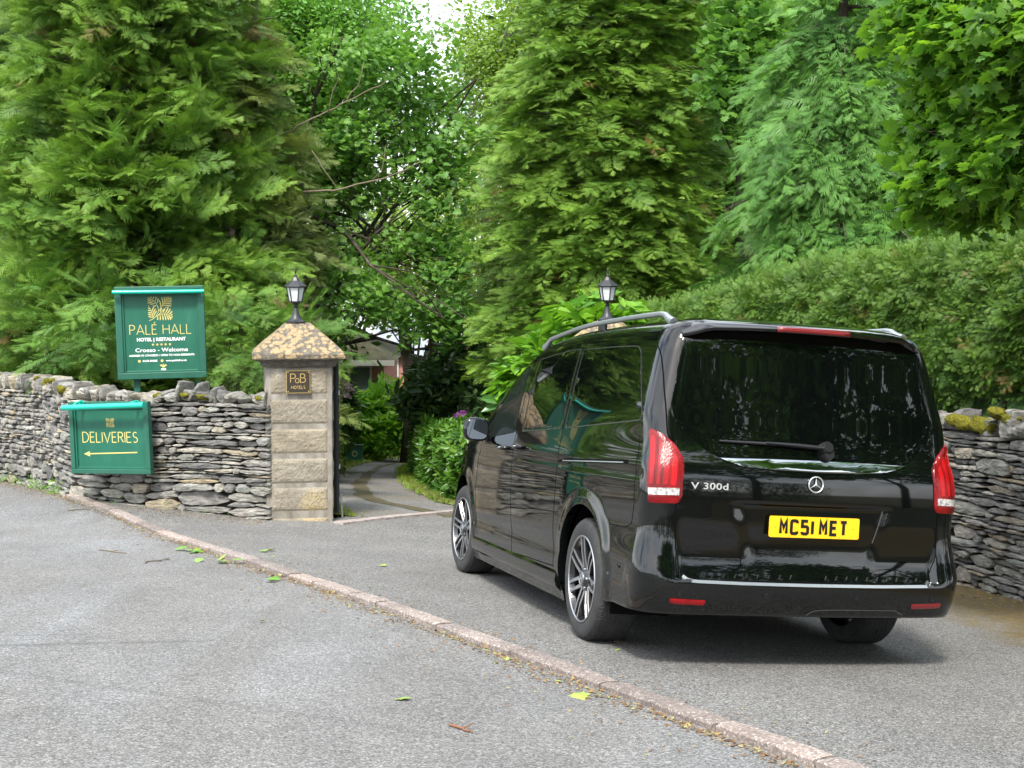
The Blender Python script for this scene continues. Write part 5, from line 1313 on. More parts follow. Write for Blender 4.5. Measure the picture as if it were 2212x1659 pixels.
def broadleaf(name,label,base,lobes,m,temps,cs=.35,dens=60,seed=1,trunk=None,limbs=True,group=None,bark=None,shell=.75,limbn=1,cat='tree',down=0.,tipg=.3,tr=.2):
    """lobes: list of (x,y,z,rx,ry,rz) in local coordinates; clusters fill each lobe, mostly its outer shell"""
    rg=np.random.default_rng(seed); root=empty(name,base,label,cat,group); PP=[];DD=[];UU=[];TT=[]; mb=MB(); 
    tp=trunk if trunk is not None else [(0,0,0),(.1,0,1.5),(0,.1,3.)]
    mb.tube(tp,np.linspace(tr,tr*.30,len(tp)),10); T0=np.array(tp[-1],float)
    for (x,y,z,rx,ry,rz) in lobes:
        n=max(6,int(dens*(rx*ry+ry*rz+rx*rz)*1.6)); d=rg.normal(0,1,(n,3)); d/=np.linalg.norm(d,axis=1)[:,None]; 
        nz_=1+.22*np.sin(d[:,0]*5+x*3)*np.cos(d[:,2]*6+y)+.12*np.sin(d[:,1]*11+z); r=np.where(rg.random(n)<shell,rg.uniform(.78,1.06,n),rg.uniform(.2,.8,n))*nz_
        sub=rg.integers(0,1+n//18,n); jit=rg.normal(0,.10,(1+n//18,3)); tone=rg.random(1+n//18)
        p=np.array([x,y,z])+d*r[:,None]*np.array([rx,ry,rz])+jit[sub]*max(rx,.5)
        PP.append(p); DD.append(d*np.array([1,1,.35])+np.array([0,0,-down])+rg.normal(0,.35,(n,3))); UU.append(np.column_stack([rg.normal(0,.4,n),rg.normal(0,.4,n),np.ones(n)])+d*.5); TT.append(np.column_stack([np.clip(rg.normal(.5,.25,n),0,1),tone[sub]*.7+rg.random(n)*.3,np.clip(rg.normal(tipg,.3,n),0,1)]))
        if limbs:
            c=np.array([x,y,z]); s0=np.array(tp[rg.integers(max(0,len(tp)-3),len(tp))],float)
            for q in range(limbn):
                e=c+rg.normal(0,.45,3)*np.array([rx,ry,rz]); v=e-s0; mid1=s0+v*.35+rg.normal(0,.12,3)*np.linalg.norm(v)*.5+np.array([0,0,.06*np.linalg.norm(v)]); mid2=s0+v*.7+rg.normal(0,.07,3)*np.linalg.norm(v)
                L_=np.linalg.norm(v); r0=min(tr*.32,.010+.010*L_); mb.tube([s0,mid1,mid2,e],[r0,r0*.7,r0*.45,r0*.06],6,cap=False)
                for w_ in range(4): e2=e+rg.normal(0,.7,3)*np.array([rx,ry,rz]); mb.tube([mid2 if w_%2 else e,(mid2+e2)/2+rg.normal(0,.1,3),e2],[r0*.35,r0*.2,r0*.04],4,cap=False)
    P_=np.concatenate(PP); n=len(P_); V,F,A=scatter(temps,P_,np.concatenate(DD),np.concatenate(UU),cs*rg.uniform(.65,1.3,n),np.concatenate(TT),rg)
    fastmesh('crown' if cat=='tree' else 'foliage',V,F,m,root,A); mb.build('trunk' if cat=='tree' else 'stems',bark or M_BARK,root,smooth=True)
    return root
def gb(px,D): q=at(px,900,D); return (q[0],q[1],gz(q[0],q[1])-.05)
L_CYP=leaf_mat('cypress_leaf',(.040,.10,.024),(.085,.185,.036),(.30,.46,.085),.22,brown=(.16,.10,.04))
L_CYP2=leaf_mat('yellowish_cypress_leaf',(.046,.112,.022),(.095,.20,.034),(.31,.47,.085),.22,brown=(.18,.12,.04))
L_LAW=leaf_mat('blue_green_cypress_leaf',(.032,.095,.030),(.072,.175,.042),(.17,.36,.085),.25)
L_HEDGE=leaf_mat('hedge_leaf',(.026,.070,.015),(.058,.130,.022),(.15,.26,.038),.20,brown=(.2,.15,.05))
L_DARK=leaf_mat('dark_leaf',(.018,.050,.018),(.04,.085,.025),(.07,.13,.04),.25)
L_BIRCH=leaf_mat('birch_leaf',(.11,.19,.045),(.20,.31,.075),(.32,.43,.13),.45)
L_SYC=leaf_mat('sycamore_leaf',(.06,.15,.04),(.12,.25,.06),(.19,.34,.08),.42,rough=.42)
L_MAPF=leaf_mat('near_sycamore_leaf',(.04,.12,.022),(.12,.25,.030),(.24,.40,.045),.50,rough=.4)
L_IVY=leaf_mat('ivy_leaf',(.09,.21,.05),(.17,.34,.08),(.30,.50,.14),.35,rough=.35)
L_LAUREL=leaf_mat('laurel_leaf',(.04,.13,.015),(.12,.27,.025),(.26,.45,.04),.35,rough=.32,spec=.5)
L_RHODO=leaf_mat('rhododendron_leaf',(.025,.075,.018),(.07,.15,.025),(.12,.22,.04),.2,rough=.35)
# --- left group of conifers behind the wall
conifer('cypress_tree','huge green cypress filling the left side behind the hotel board',gb(300,20.2),13,2.5,L_CYP,z0=.8,nb=520,nf=15,fl=.56,seed=3,vis=8.2,rise=.50,droop=.16,group='cypress trees behind the walls')
conifer('cypress_tree','green cypress at the far left edge of the picture behind the wall',gb(-140,23),12,3.0,L_CYP,nb=330,nf=9,fl=.6,seed=4,vis=7.5,rise=.4,droop=.18,group='cypress trees behind the walls')
conifer('cypress_tree','thin greyish cypress with bare twigs just above and left of the plaque pillar lantern',gb(560,20.6),9,1.15,leaf_mat('grey_cypress_leaf',(.07,.11,.045),(.13,.17,.07),(.19,.27,.08),.3,brown=(.17,.14,.10)),nb=200,nf=4,fl=.62,seed=5,vis=7,rise=.35,droop=.2,group='cypress trees behind the walls')
# --- centre conifer
conifer('cypress_tree','tall yellow-green cypress right of the driveway, above the second lantern',gb(1315,20.5),13.5,2.05,L_CYP2,nb=560,nf=18,fl=.42,seed=8,vis=8.2,rise=.30,droop=.16,shape=.5,group='cypress trees behind the walls',flat=1.1)
conifer('cypress_tree','slim pale green cypress left of the tall yellow-green one, beside the driveway',gb(1130,24.5),7.4,1.15,L_CYP,nb=220,nf=4,fl=.7,seed=9,rise=.3,droop=.18,shape=.7,group='cypress trees behind the walls')
# --- right: drooping blue-green cypress, dark one beyond
conifer('drooping_cypress','drooping blue-green cypress with feathery sprays above the clipped hedge',gb(1800,17.6),9,2.35,L_LAW,nb=400,nf=11,fl=.68,seed=12,temps=PLD,rise=.25,droop=.42,shape=.75,vis=6.6,plume=.42,tipg=.75)
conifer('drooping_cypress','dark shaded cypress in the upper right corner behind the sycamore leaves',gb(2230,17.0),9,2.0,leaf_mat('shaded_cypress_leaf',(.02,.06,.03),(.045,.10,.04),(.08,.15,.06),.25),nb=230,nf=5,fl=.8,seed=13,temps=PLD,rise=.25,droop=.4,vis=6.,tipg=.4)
# --- clipped conifer hedge on the right, behind the wall
def hedge(name,label,path,sgn,top,bottom,depth,m,temps,n,fl,seed,tipg=.6,out=.10,cat='hedge',upright=.6,stemm=None):
    P=Path(path); rg=np.random.default_rng(seed); mid=P.L/2; (x0,y0),_=P.at(mid); root=empty(name,(float(x0),float(y0),float(gz(x0,y0))),label,cat)
    u=rg.uniform(0,P.L,n); pos,N=P.at(u); tp=np.array([top(v) for v in u]); bt=np.array([bottom(v) for v in u])
    k=rg.random(n); q=rg.random(n); face=k<.66; tops=(k>=.66)&(k<.90)
    bump=.10*np.sin(u*3.1+2*q*3)+.07*np.sin(u*7.7+q*9)
    z=np.where(face,bt+(tp-bt)*q,np.where(tops,tp+bump*.6,bt+(tp-bt)*q)); o=np.where(face,rg.normal(0,.035,n)+bump*.45-.12*np.clip((z-tp+.2)/.2,0,1)-.20*np.clip((bt+.35-z)/.35,0,1),-depth*rg.random(n))
    xy=pos+N*sgn*o[:,None]; PP=np.column_stack([xy,z]); N3=np.column_stack([N*sgn,np.zeros(n)])
    T3=np.column_stack([-N[:,1],N[:,0],np.zeros(n)])
    fw=np.where(face,.75,.25)[:,None]; D=N3*fw*.75+T3*rg.normal(0,.6,n)[:,None]+np.column_stack([np.zeros(n),np.zeros(n),rg.normal(.30,.45,n)+np.where(face,0,.5)])
    U=np.column_stack([rg.normal(0,.5,n),rg.normal(0,.5,n),np.full(n,upright)])+N3*.6
    cl=np.floor(u*4)+np.floor(z*4)*50; tone=(np.sin(cl*12.9898)*43758.5453)%1
    tint=np.column_stack([np.clip(rg.normal(.45,.22,n)+(tone-.5)*.4,0,1),tone*.8,np.clip(rg.normal(tipg,.25,n)+np.where(z>tp-.25,.2,0),0,1)])
    V,F,A=scatter(temps,PP,D,U,fl*rg.uniform(.6,1.25,n),tint,rg)
    L_=Matrix.Translation(-root.location); ob=fastmesh('foliage',V,F,m,root,A); ob.matrix_parent_inverse=L_
    mb=MB()
    for _ in range(int(P.L*5)):
        uu=rg.uniform(0,P.L); (x,y),(nx,ny)=P.at(uu); x-=nx*sgn*.35;y-=ny*sgn*.35; b=gz(x,y); tt=top(uu); mb.tube([(x,y,b),(x+rg.normal(0,.06),y+rg.normal(0,.06),(b+tt)/2),(x+rg.normal(0,.15),y+rg.normal(0,.15),tt-.2)],[.035,.025,.01],5)
    ob=mb.build('stems',M_BARK,root); ob.matrix_parent_inverse=L_
    # thick inner growth so that it cannot be looked through
    k2=n//4; u=rg.uniform(0,P.L,k2); pos,N=P.at(u); tp=np.array([top(v) for v in u])-.1; bt=np.array([bottom(v) for v in u])-.05; z=bt+(tp-bt)*rg.random(k2); xy=pos-N*sgn*rg.uniform(.15,.45,k2)[:,None]
    V,F,A=scatter(temps,np.column_stack([xy,z]),rg.normal(0,1,(k2,3)),rg.normal(0,1,(k2,3)),fl*1.6*np.ones(k2),np.column_stack([rg.random(k2)*.4,rg.random(k2)*.3,np.zeros(k2)]),rg)
    ob=fastmesh('inner_growth',V,F,m,root,A); ob.matrix_parent_inverse=L_
    return root
HP=[(5.4,6.6),(5.1,8.6),(4.82,10.4),(4.55,11.7),(4.12,12.5),(3.62,13.3),(3.13,14.2),(2.57,15.2),(1.76,16.4),(1.3,17.0)]
HPp=Path(HP)
_hu=[];
for px_,py_,D_ in ((2212,515,11.8),(2050,548,12.5),(1900,575,13.2),(1750,600,14.2),(1600,635,15.2),(1420,690,16.4)):
    q=at(px_,py_,D_); dd=np.linalg.norm(HPp.Q-q[:2],axis=1); _hu.append((HPp.s[dd.argmin()],q[2]))
_hu.sort(); _hx=[a for a,b in _hu]; _hz=[b for a,b in _hu]
def htop(u): return float(np.interp(u,_hx,_hz))+.03
hedge('clipped_hedge','long clipped conifer hedge growing above the right-hand slate wall',HP,1,htop,lambda u:htop(u)-1.36,.9,L_HEDGE,FR_H,21000,.17,21)
# ------------------------------------------------------------------ broadleaf trees
def lobes(base,L_):
    """(px,py,D,rx,ry,rz) survey marks to local lobes"""
    b=np.array(base); return [(*(at(px,py,D)-b),rx,ry,rz) for px,py,D,rx,ry,rz in L_]
b_=gb(800,22.5)
broadleaf('sycamore_tree','spreading sycamore with dark bare limbs between the two gate pillars',b_,lobes(b_,[(790,130,22,1.0,.9,.6),(880,190,22.5,.9,.9,.7),(960,300,22.3,.55,.7,.6),(820,300,22,1.0,.9,.55),(930,400,22,.7,.8,.5),(760,420,22.4,.7,.8,.35),(880,520,21.8,.6,.7,.33),(960,560,21.8,.5,.6,.5),(800,640,21.6,.9,.8,.35),(900,680,21.6,.75,.8,.33),(980,700,22,.45,.6,.4),(720,330,22.6,.6,.7,.6),(740,560,22,.45,.6,.3),(700,700,21.8,.4,.6,.4)]),
    L_SYC,CL_M,.26,44,31,trunk=[(-1.9,.9,0),(-1.8,.8,2.),(-1.6,.7,3.4),(-1.2,.5,4.6)],limbn=2,down=.15)
b_=gb(690,24)
broadleaf('ivy_clad_tree','old tree smothered in bright ivy above the plaque pillar',b_,lobes(b_,[(650,30,23.5,.8,.8,.9),(700,160,23.6,.6,.7,.8),(620,180,23.6,.7,.8,.7),(735,270,23.6,.5,.6,.6),(640,330,23.8,.7,.7,.7),(700,400,23.8,.6,.7,.6),(590,60,23.8,.7,.8,.9),(770,40,24,.8,.8,.7)]),L_IVY,CL_O,.36,95,32,trunk=[(0,0,0),(-.1,0,3.),(.1,0,6),(0,0,8)],limbn=1,down=.3)
b_=gb(1090,28)
broadleaf('birch_tree','tall pale birch with fine leaves rising between driveway and tall cypress',b_,lobes(b_,[(1090,60,27.5,1.2,1.,.9),(1170,20,27.5,1.1,1,.8),(1060,180,27.6,.8,.9,.8),(1130,170,27.4,.8,.9,.7),(1040,300,27.8,.5,.8,.7),(1090,330,27.6,.7,.8,.6),(1010,430,28,.4,.7,.6),(1120,480,27.8,.6,.8,.7),(1010,110,28,.5,.7,.5),(1230,120,27.5,.9,.9,.8)]),
    L_BIRCH,CL_O,.40,46,33,trunk=[(.1,0,0),(.2,0,3),(.1,0,6),(.3,0,9)],limbn=2,bark=mat('birch_bark',(.28,.26,.22),.8),down=.25)
b_=gb(1640,24)
broadleaf('shaded_tree','dark broadleaf tree with a thick trunk between the tall cypress and the drooping one',b_,lobes(b_,[(1480,60,24,1.1,1,.9),(1560,180,24,1.,1,.8),(1660,60,24.4,1.2,1,.9),(1450,220,24.5,.7,.8,.7),(1600,330,24,.8,.9,.6),(1500,380,24.6,.7,.8,.6),(1700,250,24.2,.8,.9,.7),(1760,60,24,1.,1,.8),(1540,470,24.6,.6,.8,.45),(1680,420,24.6,.7,.7,.6)]),
    L_SYC,CL_M,.34,50,34,trunk=[(0,0,0),(.05,0,3),(.1,0,6),(0,0,9)],limbn=2,tr=.26)
b_=gb(1560,19.5)
broadleaf('sycamore_tree','sycamore bough with broad dark leaves right of the tall cypress top',b_,lobes(b_,[(1600,110,19,.5,.5,.45),(1570,210,19,.42,.5,.35),(1640,190,19.1,.4,.5,.35),(1610,30,19.2,.5,.5,.35)]),L_SYC,CL_M,.34,90,35,trunk=[(.3,.5,0),(.3,.5,3),(.2,.2,5)],tr=.12)
b_=(6.6,9.2,gz(6.6,9.2))
broadleaf('sycamore_tree','near sycamore whose lime-green lobed leaves hang into the upper right corner',b_,lobes(b_,[(2120,60,8.6,.42,.5,.30),(2020,20,8.8,.30,.4,.16),(2180,200,8.5,.30,.5,.34),(2060,210,8.8,.22,.35,.22),(2010,300,8.9,.17,.3,.17),(2110,330,8.7,.30,.4,.22),(2190,400,8.6,.22,.4,.16),(1990,385,8.9,.10,.2,.10),(2080,420,8.8,.20,.3,.09),(2230,60,8.2,.4,.5,.4),(2180,320,8.3,.3,.4,.25),(2300,250,8.2,.4,.5,.5),(2290,0,8.,.6,.6,.5),(1940,30,9,.18,.25,.10)]),
    L_MAPF,[cluster(MAP,7,s+50,.42,(.36,.62),.45) for s in range(4)],.185,400,36,trunk=[(0,0,0),(-.1,0,2),(-.5,-.2,3.6),(-.8,-.3,4.6)],limbn=2,down=.35,tipg=.45,shell=.6,tr=.16)
# bare dead twigs reaching out of the greyish cypress
gc=[o for o in bpy.data.objects if o.get('label','').startswith('thin greyish')][0]
for k,(L_,r_) in enumerate((([(600,300,20.3),(660,265,20.),(740,225,19.8),(830,180,19.6)],.016),([(650,420,20.2),(720,415,20.),(800,395,19.8),(860,375,19.7),(905,350,19.6)],.018),([(740,225,19.8),(768,190,19.8),(780,140,19.8),(776,95,19.8)],.009),([(700,245,19.9),(715,205,19.9),(722,150,19.9)],.008),([(800,395,19.8),(822,370,19.8),(828,320,19.8)],.008),([(670,330,20.1),(700,380,20.),(735,420,20.)],.010),([(-10,270,20.),(40,225,20.),(90,175,20.)],.016),([(-20,345,19.),(50,395,18.9),(80,430,18.8)],.012))):
    P_,_=resample([at(*a) for a in L_],.12); rgk=np.random.default_rng(k); P_=P_+rgk.normal(0,.012,P_.shape); mb=MB(); mb.tube(P_-np.array(gc.location),np.linspace(r_,r_*.4,len(P_)),5); mb.build('bare_branch',M_TWIG,gc,smooth=True)
# trees further up the drive, seen between the pillars
for px,D,sd_,lb,mt,lab in ((885,31,41,[(860,640,31,1.1,1,.8),(930,600,31,1.0,1,.8),(880,520,31,1.0,1,.7),(960,680,31.5,.8,.9,.5),(820,580,31.5,.9,.9,.6),(1010,620,32,.8,.9,.8)],L_BIRCH,'pale-leaved tree with a bare forked trunk standing beside the driveway bend'),
    (1000,34,42,[(1000,560,34,1.4,1,1.3),(1040,700,34,1.2,1,1.2),(1000,420,35,1.3,1,1.2),(950,480,36,1.3,1,1.)],L_BIRCH,'light green tree in the distance to the right of the driveway'),
    (740,38,43,[(740,560,38,1.8,1.3,1.2),(700,650,38,1.8,1.2,1.2),(790,470,38,1.6,1.2,1.2),(830,610,39,1.2,1.2,1.)],L_BIRCH,'light green tree in the distance above the house roof')):
    b_=gb(px,D); broadleaf('woodland_tree',lab,b_,lobes(b_,lb),mt,CL_O,.55,16,sd_,trunk=[(0,0,0),(.1,0,1.6),(-.15,0,3.2),(.0,0,5)],limbn=2,tr=.24 if sd_==41 else .2,group=None)
b_=gb(905,31.3); mb=MB(); mb.tube([(b_[0],b_[1],b_[2]),(b_[0]+.15,b_[1],b_[2]+1.7),(b_[0]+.55,b_[1],b_[2]+4.)],[.20,.16,.1],9)
fk=mb.build('second_trunk',M_BARK,None,smooth=True); par=[o for o in bpy.data.objects if o.get('label','').startswith('pale-leaved')][0]; fk.parent=par; fk.matrix_parent_inverse=Matrix.Translation(-par.location)
# far wood closing the view
def wood(name,label,L_,m,seed,cs=.9,dens=9):
    rg=np.random.default_rng(seed); PP=[];DD=[];TT=[]; mb=MB()
    for (px,py,D,rx,ry,rz) in L_:
        c=at(px,py,D); n=int(dens*(rx*rz*2.2)); d=rg.normal(0,1,(n,3)); d/=np.linalg.norm(d,axis=1)[:,None]; r=rg.uniform(.6,1.05,n)*(1+.2*np.sin(d[:,0]*7)*np.cos(d[:,2]*6))
        PP.append(c+d*r[:,None]*np.array([rx,ry,rz])); DD.append(d+rg.normal(0,.4,(n,3))); tn=rg.random(); TT.append(np.column_stack([rg.random(n),np.clip(tn*.7+rg.random(n)*.3,0,1),rg.random(n)*.6]))
        g=gz(c[0],c[1]); mb.tube([(c[0],c[1],g),(c[0]+rg.normal(0,.3),c[1],c[2])],[.22,.1],6)
    P_=np.concatenate(PP); n=len(P_); V,F,A=scatter(CL_O,P_,np.concatenate(DD),np.column_stack([rg.normal(0,.4,n),rg.normal(0,.4,n),np.ones(n)]),cs*rg.uniform(.7,1.3,n),np.concatenate(TT),rg)
    o=fastmesh(name,V,F,m,None,A); tag(o,label,'wood',kind='stuff'); t_=mb.build('trunks',M_BARK,o); return o
rw_=random.Random(5); WL=[]
for px in range(-500,2900,130):
    for py,r_ in ((730,3.4),(560,3.2),(400,3.2),(250,3.2),(100,3.2)):
        if 850<px<1100 and py<180: continue
        if 650<px<1050 and py>330: continue
        if 880<px<1010 and py<300: continue
        WL.append((px+rw_.uniform(-40,40),py+rw_.uniform(-40,40),rw_.uniform(50,60),r_*rw_.uniform(.7,1.1),2.4,r_*rw_.uniform(.6,.9)))
wood('distant_wood','mass of far trees closing the view behind the gateway',WL,L_DARK if False else leaf_mat('wood_leaf',(.05,.10,.03),(.10,.17,.05),(.18,.25,.08),.35),61,1.0,7.)
WL=[(px+rw_.uniform(-20,20),py+rw_.uniform(-20,20),rw_.uniform(27,31),1.5,1.1,1.2) for px in list(range(-100,640,90))+list(range(1230,2700,90)) for py in (90,230,370,510,640)]
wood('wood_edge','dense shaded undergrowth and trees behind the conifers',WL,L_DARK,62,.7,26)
# ------------------------------------------------------------------ shrubs
hb=[(.55,16.2)]+[tuple(gat(*a)[:2]) for a in ((992,1086),(950,1062),(915,1040),(902,1022),(925,1008))]
hedge('laurel_hedge','low clipped laurel hedge bordering the right of the driveway, beyond the van mirror',hb,1,lambda u:float(np.interp(u,[0,3,6,10,14],[-.52,-.72,-1.0,-1.5,-1.9])),lambda u:float(np.interp(u,[0,3,6,10,14],[-1.62,-1.85,-2.15,-2.6,-3.0])),1.4,leaf_mat('clipped_laurel_leaf',(.03,.09,.013),(.075,.17,.022),(.16,.30,.035),.25,rough=.35),CL_L,4600,.155,22,tipg=.25,upright=.9)
def shrub(name,label,px,py,D,L_,m,temps,cs,dens,seed,cat='shrub',flowers=None,**k):
    b=gb(px,D); r=broadleaf(name,label,b,lobes(b,L_),m,temps,cs,dens,seed,trunk=[(0,0,0),(.05,0,.3)],cat=cat,tr=.06,limbn=1,**k)
    if flowers:
        mt,pts=flowers; rg=np.random.default_rng(seed+1)
        for (fx,fy,fd,fr) in pts:
            c=at(fx,fy,fd); mb=MB()
            for q in range(14):
                d=rg.normal(0,1,3); d/=np.linalg.norm(d); d[2]=abs(d[2])*.8; d[1]-=.3; o=c+d*fr*.8; a=rg.normal(0,1,3); a/=np.linalg.norm(a); b2=np.cross(a,d); b2/=np.linalg.norm(b2); s=fr*.55
                mb.add([o,o+a*s+d*s*.4,o+b2*s+d*s*.5,o-a*s+d*s*.4,o-b2*s+d*s*.5],[(0,1,2),(0,2,3),(0,3,4),(0,4,1)])
            f=mb.build('flower_head',mt,r); f.matrix_parent_inverse=Matrix.Translation(-r.location)
    return r
M_PURP=mat('purple_petals',(.50,.16,.52),.6); M_PINK=mat('pale_pink_petals',(.72,.50,.60),.6)
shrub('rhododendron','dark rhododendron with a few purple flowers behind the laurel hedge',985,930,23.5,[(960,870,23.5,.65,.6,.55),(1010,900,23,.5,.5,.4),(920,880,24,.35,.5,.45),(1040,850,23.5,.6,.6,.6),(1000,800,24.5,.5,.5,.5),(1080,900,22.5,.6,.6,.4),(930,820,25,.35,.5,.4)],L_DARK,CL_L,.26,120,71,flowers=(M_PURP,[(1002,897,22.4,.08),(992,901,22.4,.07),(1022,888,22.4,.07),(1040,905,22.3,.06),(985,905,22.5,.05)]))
shrub('rhododendron','pale pink flowering shrub just right of the plaque pillar',740,930,25,[(745,880,25,.25,.4,.35),(735,940,24.6,.22,.4,.35)],L_RHODO,CL_L,.24,110,72,flowers=(M_PINK,[(728,838,24.7,.08),(740,832,24.7,.09),(752,842,24.7,.09),(735,852,24.6,.08),(760,850,24.8,.07),(748,862,24.6,.08),(730,868,24.6,.07),(724,850,24.6,.07)]))
shrub('laurel_bush','large bright green bush on the left of the driveway bend',820,990,32,[(790,890,32.0,.55,.6,.45),(840,880,32.3,.55,.6,.5),(870,930,31.8,.40,.6,.50),(760,930,31.5,.42,.6,.5),(820,950,31.3,.5,.6,.35),(740,970,31.0,.32,.5,.35),(885,950,32.1,.2,.5,.25)],leaf_mat('sunlit_laurel_leaf',(.10,.24,.03),(.20,.40,.05),(.34,.58,.09),.35,rough=.35),CL_L,.30,85,73)  # laurel green lightened: sunlight put into the leaf colour of this shaded bush
shrub('laurel_bush','bright laurel shoots growing beside the second gate lantern above the van roof',1230,900,15.9,[(1240,745,15.7,.42,.35,.40),(1170,790,15.8,.33,.35,.30),(1290,710,15.9,.30,.3,.28),(1120,825,15.9,.28,.3,.22),(1250,660,15.9,.08,.1,.16),(1345,700,15.8,.14,.25,.14),(1200,830,15.7,.4,.35,.5)],L_LAUREL,[cluster(LAU,9,s+70,.2,(.7,1.1),.4,True) for s in range(4)],.26,110,74,tipg=.7)
shrub('fern_clump','small bright clump of conifer shoots behind the coping next to the plaque pillar',520,860,15.1,[(530,800,15.1,.28,.2,.13),(505,812,15.0,.2,.2,.1)],L_HEDGE,FR_H,.22,200,75,cat='plant')
shrub('cypress_skirt','low cypress growth behind the wall left of the green hotel board',110,900,17.3,[(90,700,18.0,.9,.5,.5),(0,700,20.2,.9,.5,.5),(180,745,16.9,.4,.35,.25),(-60,640,21.2,.9,.6,.6),(225,700,16.3,.20,.25,.38)],L_CYP,PL,.5,60,76)
shrub('cypress_skirt','low cypress growth between the hotel board and the plaque pillar',470,900,16.6,[(480,740,16.6,.35,.4,.35),(540,760,16.4,.3,.4,.25),(600,740,16.8,.3,.4,.4),(650,760,17,.25,.4,.4),(510,690,16.9,.35,.4,.3)],L_CYP,PL,.45,75,77)
# grass verge beyond
rg=np.random.default_rng(3); n=5200; t_=rg.random(n); i_=(t_*(len(DL)-2)).astype(int); side=rg.random(n)<.55
q=np.where(side[:,None],DL[i_]-(DR[i_]-DL[i_])*rg.uniform(-.02,.5,n)[:,None],DR[i_]+(DR[i_]-DL[i_])*rg.uniform(-.05,.35,n)[:,None])+rg.normal(0,.05,(n,2))
P_=np.column_stack([q,gz(q[:,0],q[:,1])]); blade=(np.array([[(0,-.06,0),(0,.06,0),(1,0,.1)],[(0,-.05,0),(0,.05,0),(.7,.35,-.1)],[(0,-.05,0),(0,.05,0),(.8,-.3,.1)]]),np.zeros(9))
V,F,A=scatter([blade],P_,np.column_stack([rg.normal(0,.4,n),rg.normal(0,.4,n),np.ones(n)]),rg.normal(0,1,(n,3)),rg.uniform(.05,.13,n),np.column_stack([rg.random(n),rg.random(n),rg.random(n)]),rg)
tag(fastmesh('grass',V,F,leaf_mat('grass_blade',(.08,.15,.02),(.16,.24,.03),(.28,.34,.06)),None,A),'short mossy grass along the driveway edges','grass',kind='stuff')
# ------------------------------------------------------------------ house, sign and car up the drive
hq=gb(745,37); HC=np.array([hq[0],hq[1]]); hz=at(745,792,35)[2]
M_BRICK=mat('red_brick',(.3,.13,.09),.9); t=NT(M_BRICK); br=t.n('TexBrick'); br.inputs['Scale'].default_value=5; br.inputs['Color1'].default_value=(.30,.10,.07,1); br.inputs['Color2'].default_value=(.40,.17,.12,1); br.inputs['Mortar'].default_value=(.4,.36,.32,1); br.inputs['Mortar Size'].default_value=.015; mpx=t.n('Mapping'); mpx.inputs['Rotation'].default_value=(rad(90),0,0); t.l(t.co(),mpx.inputs[0]); t.l(mpx.outputs[0],br.inputs[0]); t.col(br.outputs[0])
M_TILE=mat('mossy_roof_tiles',(.12,.11,.07),.9); t=NT(M_TILE); t.col(t.ramp(t.noise(3,5,.7),(.35,(.035,.03,.022)),(.65,(.075,.075,.035)))); 
M_SLATER2=mat('blue_roof_slates',(.26,.29,.33),.5); M_WFR=mat('pale_window_frame',(.45,.45,.40),.5); M_WGL=mat('window_glass',(.10,.14,.12),.08,spec=.8)
def house_garden():
    r=empty('garden_pavilion',(HC[0],HC[1],gz(*HC)),'brick pavilion with hipped mossy roof and large windows beyond the plaque pillar','house')
    x1=(at(800,800,35)-[HC[0],0,0])[0]; g=gz(*HC); ev=hz-g
    mb=MB(); mb.box((x1-2.4,1.6,ev/2-.4),(5.2,4.2,ev+.8)); mb.build('wall',M_BRICK,r)
    mb=MB(); X0,X1,Y0,Y1=x1-5.3,x1+.5,-.85,4.1; h=1.15
    V=[(X0,Y0,ev),(X1,Y0,ev),(X1,Y1,ev),(X0,Y1,ev),(X0+2.2,1.6,ev+h),(X1-2.0,1.6,ev+h)]; mb.add(V,[(0,1,5,4),(1,2,5),(2,3,4,5),(3,0,4),(3,2,1,0)]); mb.build('roof',M_TILE,r)
    mb=MB(); mb.box(((X0+X1)/2,Y0-.03,ev-.03),(X1-X0+.05,.05,.14)); mb.build('fascia',M_WFR,r)
    for k in range(5):
        cx=x1-.44-k*.60; f=MB()
        for dx in (-.29,.29): f.box((cx+dx,-.53,ev-.80),(.045,.06,1.35))
        for dz in (-1.45,-.80,-.15): f.box((cx,-.53,ev+dz),(.535,.055,.045))
        fo=f.build('window',M_WFR,r); p_=MB(); p_.box((cx,-.515,ev-.80),(.54,.012,1.30)); p_.build('pane',M_WGL,fo)
house_garden()
mq=gb(880,46)
def house_main():
    r=empty('brick_house',(mq[0],mq[1],gz(mq[0],mq[1])),'red brick house with blue slate roof glimpsed behind the forked trunk','house'); g=gz(mq[0],mq[1])
    a=at(820,775,45.5);b=at(945,775,45.5); ez=at(850,772,45.5)[2]-g; x0=a[0]-mq[0];x1=b[0]-mq[0]
    mb=MB(); mb.box(((x0+x1)/2,2,ez/2-.6),(x1-x0,4,ez+1.2)); mb.build('wall',M_BRICK,r)
    mb=MB(); V=[(x0-.3,-.3,ez),(x1+.3,-.3,ez),(x1+.3,4.3,ez),(x0-.3,4.3,ez),(x0-.3,2,ez+1.3),(x1+.3,2,ez+1.3)]; mb.add(V,[(0,1,5,4),(1,2,5),(2,3,4,5),(3,0,4),(3,2,1,0)]); mb.build('roof',M_SLATER2,r)
    mb=MB(); mb.box((x1-.6,2,ez+1.2),(.6,.6,1.3)); mb.build('chimney',M_BRICK,r)
    for cx in (x0+.35,x0+1.25,): 
        f=MB()
        for dx in (-.22,.22): f.box((cx+dx,-.03,ez-.55),(.05,.06,.9))
        for dz in (-.97,-.13): f.box((cx,-.03,ez+dz),(.39,.055,.05))
        fo=f.build('window',M_WFR,r); p_=MB(); p_.box((cx,-.02,ez-.55),(.4,.012,.84)); p_.build('pane',M_WGL,fo)
house_main()
